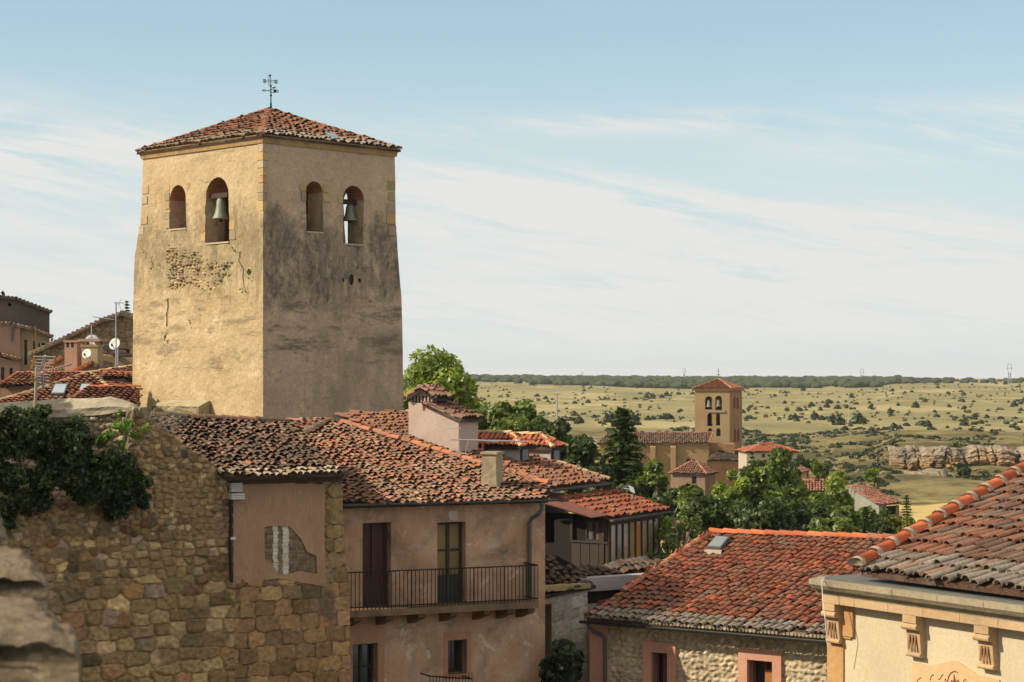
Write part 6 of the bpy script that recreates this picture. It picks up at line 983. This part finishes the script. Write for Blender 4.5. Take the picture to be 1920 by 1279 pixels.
# ---------------------------------------------------------------- trees and plants
tree('tall sunlit broadleaf tree right behind the stone tower', 826, 656, 850, 90, 120, 'light', 34, 10500, .19, 2, 'trees of the valley', ck=.36)
tree('lower sunlit bushy part tree just right of the tall broadleaf crown', 778, 665, 830, 38, 118, 'light', 12, 2500, .19, 12, 'trees of the valley')
tree('dark green leafy tree above the red dormer roofs', 945, 748, 850, 68, 105, 'mid', 22, 6200, .17, 3, 'trees of the valley'); tree('broad dark tree to the right of the red dormers', 1022, 782, 890, 68, 100, 'dark', 20, 6200, .16, 4, 'trees of the valley'); tree('low dark shrubby tree at the far verge of the dormer roof', 1088, 826, 940, 56, 95, 'dark', 16, 4600, .15, 5, 'trees of the valley'); tree('leafy tree with lit top behind the second dormer', 985, 768, 850, 46, 98, 'mid', 14, 3600, .16, 23, 'trees of the valley')
conifer('tall dark spruce in front of the distant church nave', 1168, 772, 975, 92, 106, 'fir', 6, 19, 11, 20)
tree('yellow green bushy tree right of the spruce', 1222, 862, 985, 38, 102, 'mid', 14, 3400, .15, 7, 'trees of the valley'); tree('dark bush at the foot of the spruce', 1190, 905, 990, 45, 98, 'dark', 12, 2600, .15, 8, 'trees of the valley')
tree('sunlit yellowish tree in front of the chapel wall', 1350, 865, 1010, 48, 112, 'light', 18, 4400, .16, 9, 'trees of the valley'); tree('large dark tree mass behind the stone house ridge', 1345, 915, 1030, 72, 92, 'dark', 22, 6500, .16, 10, 'trees of the valley'); tree('broad mid green tree left of the tall lit tree', 1415, 872, 1020, 50, 104, 'mid', 18, 4600, .16, 11, 'trees of the valley')
tree('tallest narrow lit tree right of the distant tower', 1467, 840, 1010, 38, 118, 'mid', 22, 4600, .16, 13, 'trees of the valley', ck=.5); tree('dark tree under the tallest narrow lit tree', 1470, 925, 1020, 60, 96, 'dark', 16, 4200, .16, 14, 'trees of the valley')
tree('tree with dappled leaves behind the gallery and pole', 1285, 900, 1010, 30, 108, 'mid', 10, 1500, .15, 15, 'trees of the valley'); tree('pale green willow like tree beside the orange house', 1568, 892, 1000, 36, 135, 'light', 20, 5000, .17, 16, 'trees of the valley', ck=.5); tree('feathery green tree right of the dark mass', 1528, 932, 1010, 48, 110, 'mid', 18, 4800, .15, 17, 'trees of the valley'); tree('low green tree under the pillared brown house', 1612, 948, 1015, 52, 115, 'mid', 18, 4600, .16, 18, 'trees of the valley')
tree('yellowish autumn shrub near the villa roof hip', 1686, 963, 1012, 26, 120, 'olive', 12, 2000, .15, 19, 'trees of the valley'); tree('dark shrub just left of the small conifer', 1655, 945, 1010, 22, 128, 'dark', 10, 1500, .16, 20, 'trees of the valley'); conifer('small dark conifer between yellowish shrub and meadow', 1700, 930, 1000, 22, 125, 'fir', 8, 15, 9, 14); conifer('pointed green conifer left of the yellowish shrub', 1622, 952, 1015, 26, 110, 'fir', 9, 16, 9, 14); conifer('narrow dark cypress among the trees below the chapel', 1410, 850, 1000, 26, 107, 'fir', 10, 20, 9, 14)
tree('small bright green tree at the valley bottom near the cliff', 1640, 876, 912, 16, 235, 'light', 8, 900, .3, 21, 'trees of the valley'); tree('light shrub left of the valley bottom tree', 1538, 866, 900, 24, 215, 'mid', 10, 1400, .3, 22, 'trees of the valley'); tree('dark green shrub left of the far red roofed house', 1480, 862, 905, 30, 200, 'dark', 10, 1600, .28, 24, 'trees of the valley'); tree('pale shrub on the slope above the rear gully', 1575, 880, 915, 20, 210, 'light', 8, 1000, .28, 25, 'trees of the valley'); tree('dark bush growing at the middle of the cliff foot', 1803, 866, 906, 17, 318, 'dark', 8, 700, .42, 26, 'trees of the valley'); tree('green shrub on the meadow edge behind the villa hip', 1782, 938, 985, 22, 170, 'mid', 9, 1400, .24, 27, 'trees of the valley'); tree('dark shrub in the gully below the distant red roof', 1515, 850, 885, 26, 260, 'dark', 9, 900, .36, 28, 'trees of the valley')
for a in [('bushy green tree directly under the pink hip roofed house', 1300, 905, 1010, 40, 100, 'mid', 16, 3600, .15, 41), ('light crowned tree hiding the foot of the pale far house', 1432, 862, 960, 34, 125, 'light', 16, 3200, .16, 42), ('dark round tree below the orange walled house', 1500, 930, 1015, 50, 100, 'dark', 16, 3800, .15, 43), ('mid green tree left of the willow', 1545, 915, 1010, 42, 118, 'mid', 18, 4200, .15, 44), ('yellow green tree between the two lit trees above the dark mass', 1385, 895, 1000, 34, 103, 'light', 16, 3200, .15, 45), ('lit bush in front of the pillared brown house', 1588, 950, 1012, 34, 108, 'mid', 14, 3000, .15, 46), ('dark tree at the right end of the valley trees', 1660, 975, 1020, 40, 104, 'dark', 14, 3000, .15, 47), ('small dark tree beside the red gallery roof end', 1250, 905, 1000, 34, 90, 'dark', 14, 3000, .14, 48), ('large shaded tree just behind the stone house ridge middle', 1430, 935, 1030, 60, 88, 'dark', 20, 5200, .15, 49), ('dappled tree behind the stone house ridge right half', 1560, 968, 1030, 56, 90, 'mid', 18, 4200, .15, 50)]: tree(*a, group='trees of the valley')
tree('dark crowned tree hiding the lower wall of the pale far house', 1425, 861, 930, 46, 205, 'dark', 14, 2400, .26, 51, 'trees of the valley')
# fig tree in front of the gallery
x0 = P(1255, 0, 56).x; ft = thing('fig_tree', 'pale leaved fig tree with bare twisted branches in front of the gallery', 'tree', (x0, 57, -15)); mb = MB(); k = 57/F
for i, (px, py, rx, rz, n) in enumerate([(1230, 1040, 30, 24, 420), (1215, 1052, 20, 18, 220), (1262, 985, 30, 30, 480), (1280, 955, 20, 26, 330), (1248, 1000, 28, 28, 380), (1285, 1010, 30, 34, 500), (1262, 1035, 30, 26, 380), (1300, 985, 24, 34, 350), (1272, 935, 12, 16, 120)]): crown(mb, 70+i, P(px, py, 57+(i % 3-1)*.5), rx*k, rz*k, 7, n, .055, .5)
mb.build('crown', leafm('fig'), ft); mb = MB(); rng = random.Random(4)
for a in [[(1262, 1150), (1258, 1060), (1240, 1030), (1215, 1045)], [(1258, 1060), (1270, 1000), (1262, 970), (1275, 940)], [(1260, 1080), (1285, 1020), (1300, 980)], [(1258, 1070), (1225, 1055), (1205, 1060)]]: mb.tube([P(x, y, 57+rng.uniform(-.3, .3)) for x, y in a], .05, 5, .012)
for i in range(26): x, y = rng.uniform(1175, 1250), rng.uniform(1028, 1072); mb.tube([P(x, y, 57.5), P(x+rng.uniform(10, 40), y-rng.uniform(5, 26), 57.2), P(x+rng.uniform(20, 60), y-rng.uniform(-8, 36), 57)], .012, 4, .005)
mb.build('branch', m_plain('pale_fig_bark', (.26, .22, .17), .9), ft)
tree('dark leafy shrub in shade at the corner of the balcony house', 1050, 1190, 1330, 46, 48.5, 'ivy', 12, 2600, .09, 31, None, 'shade_shrub'); conifer('tip of a small spruce behind the rubble gable at tower edge', 238, 566, 610, 12, 105, 'fir', 3, 9, 7, 8, gz=-4)
# ivy over the rubble wall
iv = thing('ivy', 'dark ivy mass hanging over the shaded rubble wall with bright sunlit shoots', 'climbing plant', AF.px(150, 900, .2)); mb = MB()
for i, (px, py, rx, rz, n, w_) in enumerate([(30, 850, 60, 80, 1500, .35), (110, 870, 70, 70, 1500, .4), (190, 890, 70, 60, 1500, .45), (60, 915, 80, 45, 1200, .4), (240, 905, 45, 60, 1000, .4), (225, 950, 40, 30, 500, .3), (12, 960, 20, 50, 300, .3), (60, 790, 30, 40, 500, .25), (150, 820, 50, 40, 800, .3), (265, 920, 22, 50, 400, .35), (80, 770, 16, 18, 160, .2), (130, 925, 80, 34, 900, .3), (100, 825, 60, 42, 900, .2), (35, 805, 50, 42, 800, .2), (185, 860, 50, 40, 700, .2)]):
    k = 43.5/F; crown(mb, 90+i, AF.px(px, py, w_), rx*k, rz*k, 16, int(n*2.4), .05, .42, ry=.2)
mb.build('foliage', leafm('ivy'), iv); mb = MB()
for i, (px, py, rx, rz, n) in enumerate([(188, 822, 20, 12, 90), (205, 818, 18, 12, 80), (225, 800, 14, 24, 110), (240, 805, 16, 22, 110), (222, 778, 8, 14, 50), (255, 815, 14, 12, 60), (268, 806, 10, 8, 30), (232, 838, 14, 16, 60), (152, 870, 10, 6, 20), (178, 862, 8, 5, 12), (280, 798, 6, 6, 12)]): k = 43/F; crown(mb, 120+i, AF.px(px, py, .62), rx*k, rz*k, 4, n, .05, .6, ry=.25)
mb.build('shoot_foliage', leafm('vine'), iv)
dt = thing('dry_twigs', 'tangle of dry grey twigs over the annex verge', 'dry plant', AF.px(320, 820)); mb = MB(); rng = random.Random(9)
for i in range(70):
    x, y = rng.uniform(268, 330), rng.uniform(775, 830); a = rng.uniform(-.9, .4); L = rng.uniform(14, 48); w_ = rng.uniform(-.4, .4); mb.tube([AF.px(x, y, w_), AF.px(x+L*.5*math.cos(a), y+L*.5*math.sin(a)-4, w_+.1), AF.px(x+L*math.cos(a+.3), y+L*math.sin(a+.3), w_+.15)], .009, 4, .004)
mb.build('twigs', m_plain('dry_twig', (.25, .21, .17), .9), dt)
# ---------------------------------------------------------------- near parapet
pp = thing('stone_parapet', 'blurred weathered stone parapet stepping up in the near left corner', 'parapet', (-1.8, 7, -15)); PS = m_plaster('near_parapet_stone', (.27, .215, .15), (.2, .16, .11), (.075, .068, .05), .8, 6, light=(.38, .31, .22), bs=.9, fine=30)
def cap(pa, pb, pyt, D0, D1, rad, seed):      # pa, pb: right edge in front and at the back
    mb = MB(); n = 22; M = 46; vs = []; zb = -5.2
    for j in range(M+1):
        t = j/M; y = D0+(D1-D0)*t; x1 = (pa+(pb-pa)*t-960)/F*y; z1 = (HY-pyt)/F*D0; x0 = -.2645*y-1.2
        sec = [(x1, zb+(z1-rad*1.2-zb)*(q/24)**.5) for q in range(25)]+[(x1-rad+rad*math.sin(PI/2-q*PI/2/n), z1-rad*.75+rad*.75*math.cos(PI/2-q*PI/2/n)) for q in range(n+1)]+[(x1-rad-(x1-rad-x0)*q/60, z1) for q in range(1, 61)]+[(x0, zb)]
        e = min(1, min(t, 1-t)*7)
        for (x, z) in sec: q = Vector((x, y, z)); k = mn.noise(q*3+Vector((seed, 0, 0)))*.010+(.3-abs(mn.noise(Vector((x*3, y*10, z*10)))))*.02+mn.noise(q*16)*.012+mn.noise(q*34)*.008; vs.append((x+k, y+.3*(x-x1)*(1-t)+.03*mn.noise(q*4)*(1-e), z+(k*1.3-(1-e)**3*.03)*(z > zb+.01)))
    s = len(sec); mb.add(vs, [(j*s+i, j*s+(i+1) % s, (j+1)*s+(i+1) % s, (j+1)*s+i) for j in range(M) for i in range(s)]+[tuple(range(s)), tuple(range(M*s, (M+1)*s))]); mb.build('coping_stone', PS, pp, True)
cap(153, 84, 1186, 5.6, 6.5, .10, 1); cap(94, 46, 1072, 6.75, 7.7, .10, 6); cap(12, -8, 985, 8.1, 10, .13, 11)
sub(PS, 'parapet_wall', pp, lambda mb: mb.hexa([Vector((-4.5, 5.7, -16)), Vector((P(140, 0, 5.7).x, 5.7, -16)), Vector((P(-8, 0, 10).x, 10, -16)), Vector((-5.5, 10, -16)), Vector((-4.5, 5.7, -5.1)), Vector((P(140, 0, 5.7).x, 5.7, -5.1)), Vector((P(-8, 0, 10).x, 10, -5.1)), Vector((-5.5, 10, -5.1))]))
# the house on the left side of the street, whose roof shades the ivy and the left end of the garden wall
nb_ = thing('neighbour_house', 'plain ochre house on the left side of the street with a red roof', 'house', (-27, 25, -15))
sub(OCH, 'wall', nb_, lambda mb: mb.hexa([Vector(p) for p in ((-31, 12, -15), (-18.6, 12, -15), (-18.6, 47, -15), (-31, 47, -15), (-31, 12, 4.55), (-18.6, 12, 4.55), (-18.6, 47, 4.55), (-31, 47, 4.55))]))
rf = MB(); r0, r1 = Vector((-24.8, 11.5, 6.8)), Vector((-24.8, 47.4, 6.8)); A, B, Cc, Dd = [Vector(p) for p in ((-18.2, 11.5, 4.7), (-18.2, 47.4, 4.7), (-31.4, 47.4, 4.7), (-31.4, 11.5, 4.7))]; rf.prism([A, r0, Dd], (0, .01, 0)); rf.prism([B, r1, Cc], (0, -.01, 0))
for pg in ([A, B, r1, r0], [Cc, Dd, r0, r1]): tiles(rf, Plane(pg[0], pg[1], pg[2]), pg, PAL_RED, 3, .3, .5)
rf.build('roof', TILE, nb_)
# thin summer haze over the whole valley
m = bpy.data.materials.new('haze'); m.use_nodes = True; n = m.node_tree; n.nodes.clear(); v = nd(n, 'ShaderNodeVolumePrincipled', i_Color=(.86, .92, 1, 1), i_Density=HAZE, i_Anisotropy=.3); nd(n, 'ShaderNodeOutputMaterial', i_Volume=v.outputs[0])
mb = MB(); mb.hexa([Vector(p) for p in ((-2400, -90, -26), (2400, -90, -26), (2400, 3300, -26), (-2400, 3300, -26), (-2400, -90, 16), (2400, -90, 16), (2400, 3300, 16), (-2400, 3300, 16))]); o = mb.build('haze', m); tag(o, 'thin pale summer haze over the valley', 'haze', kind='stuff')
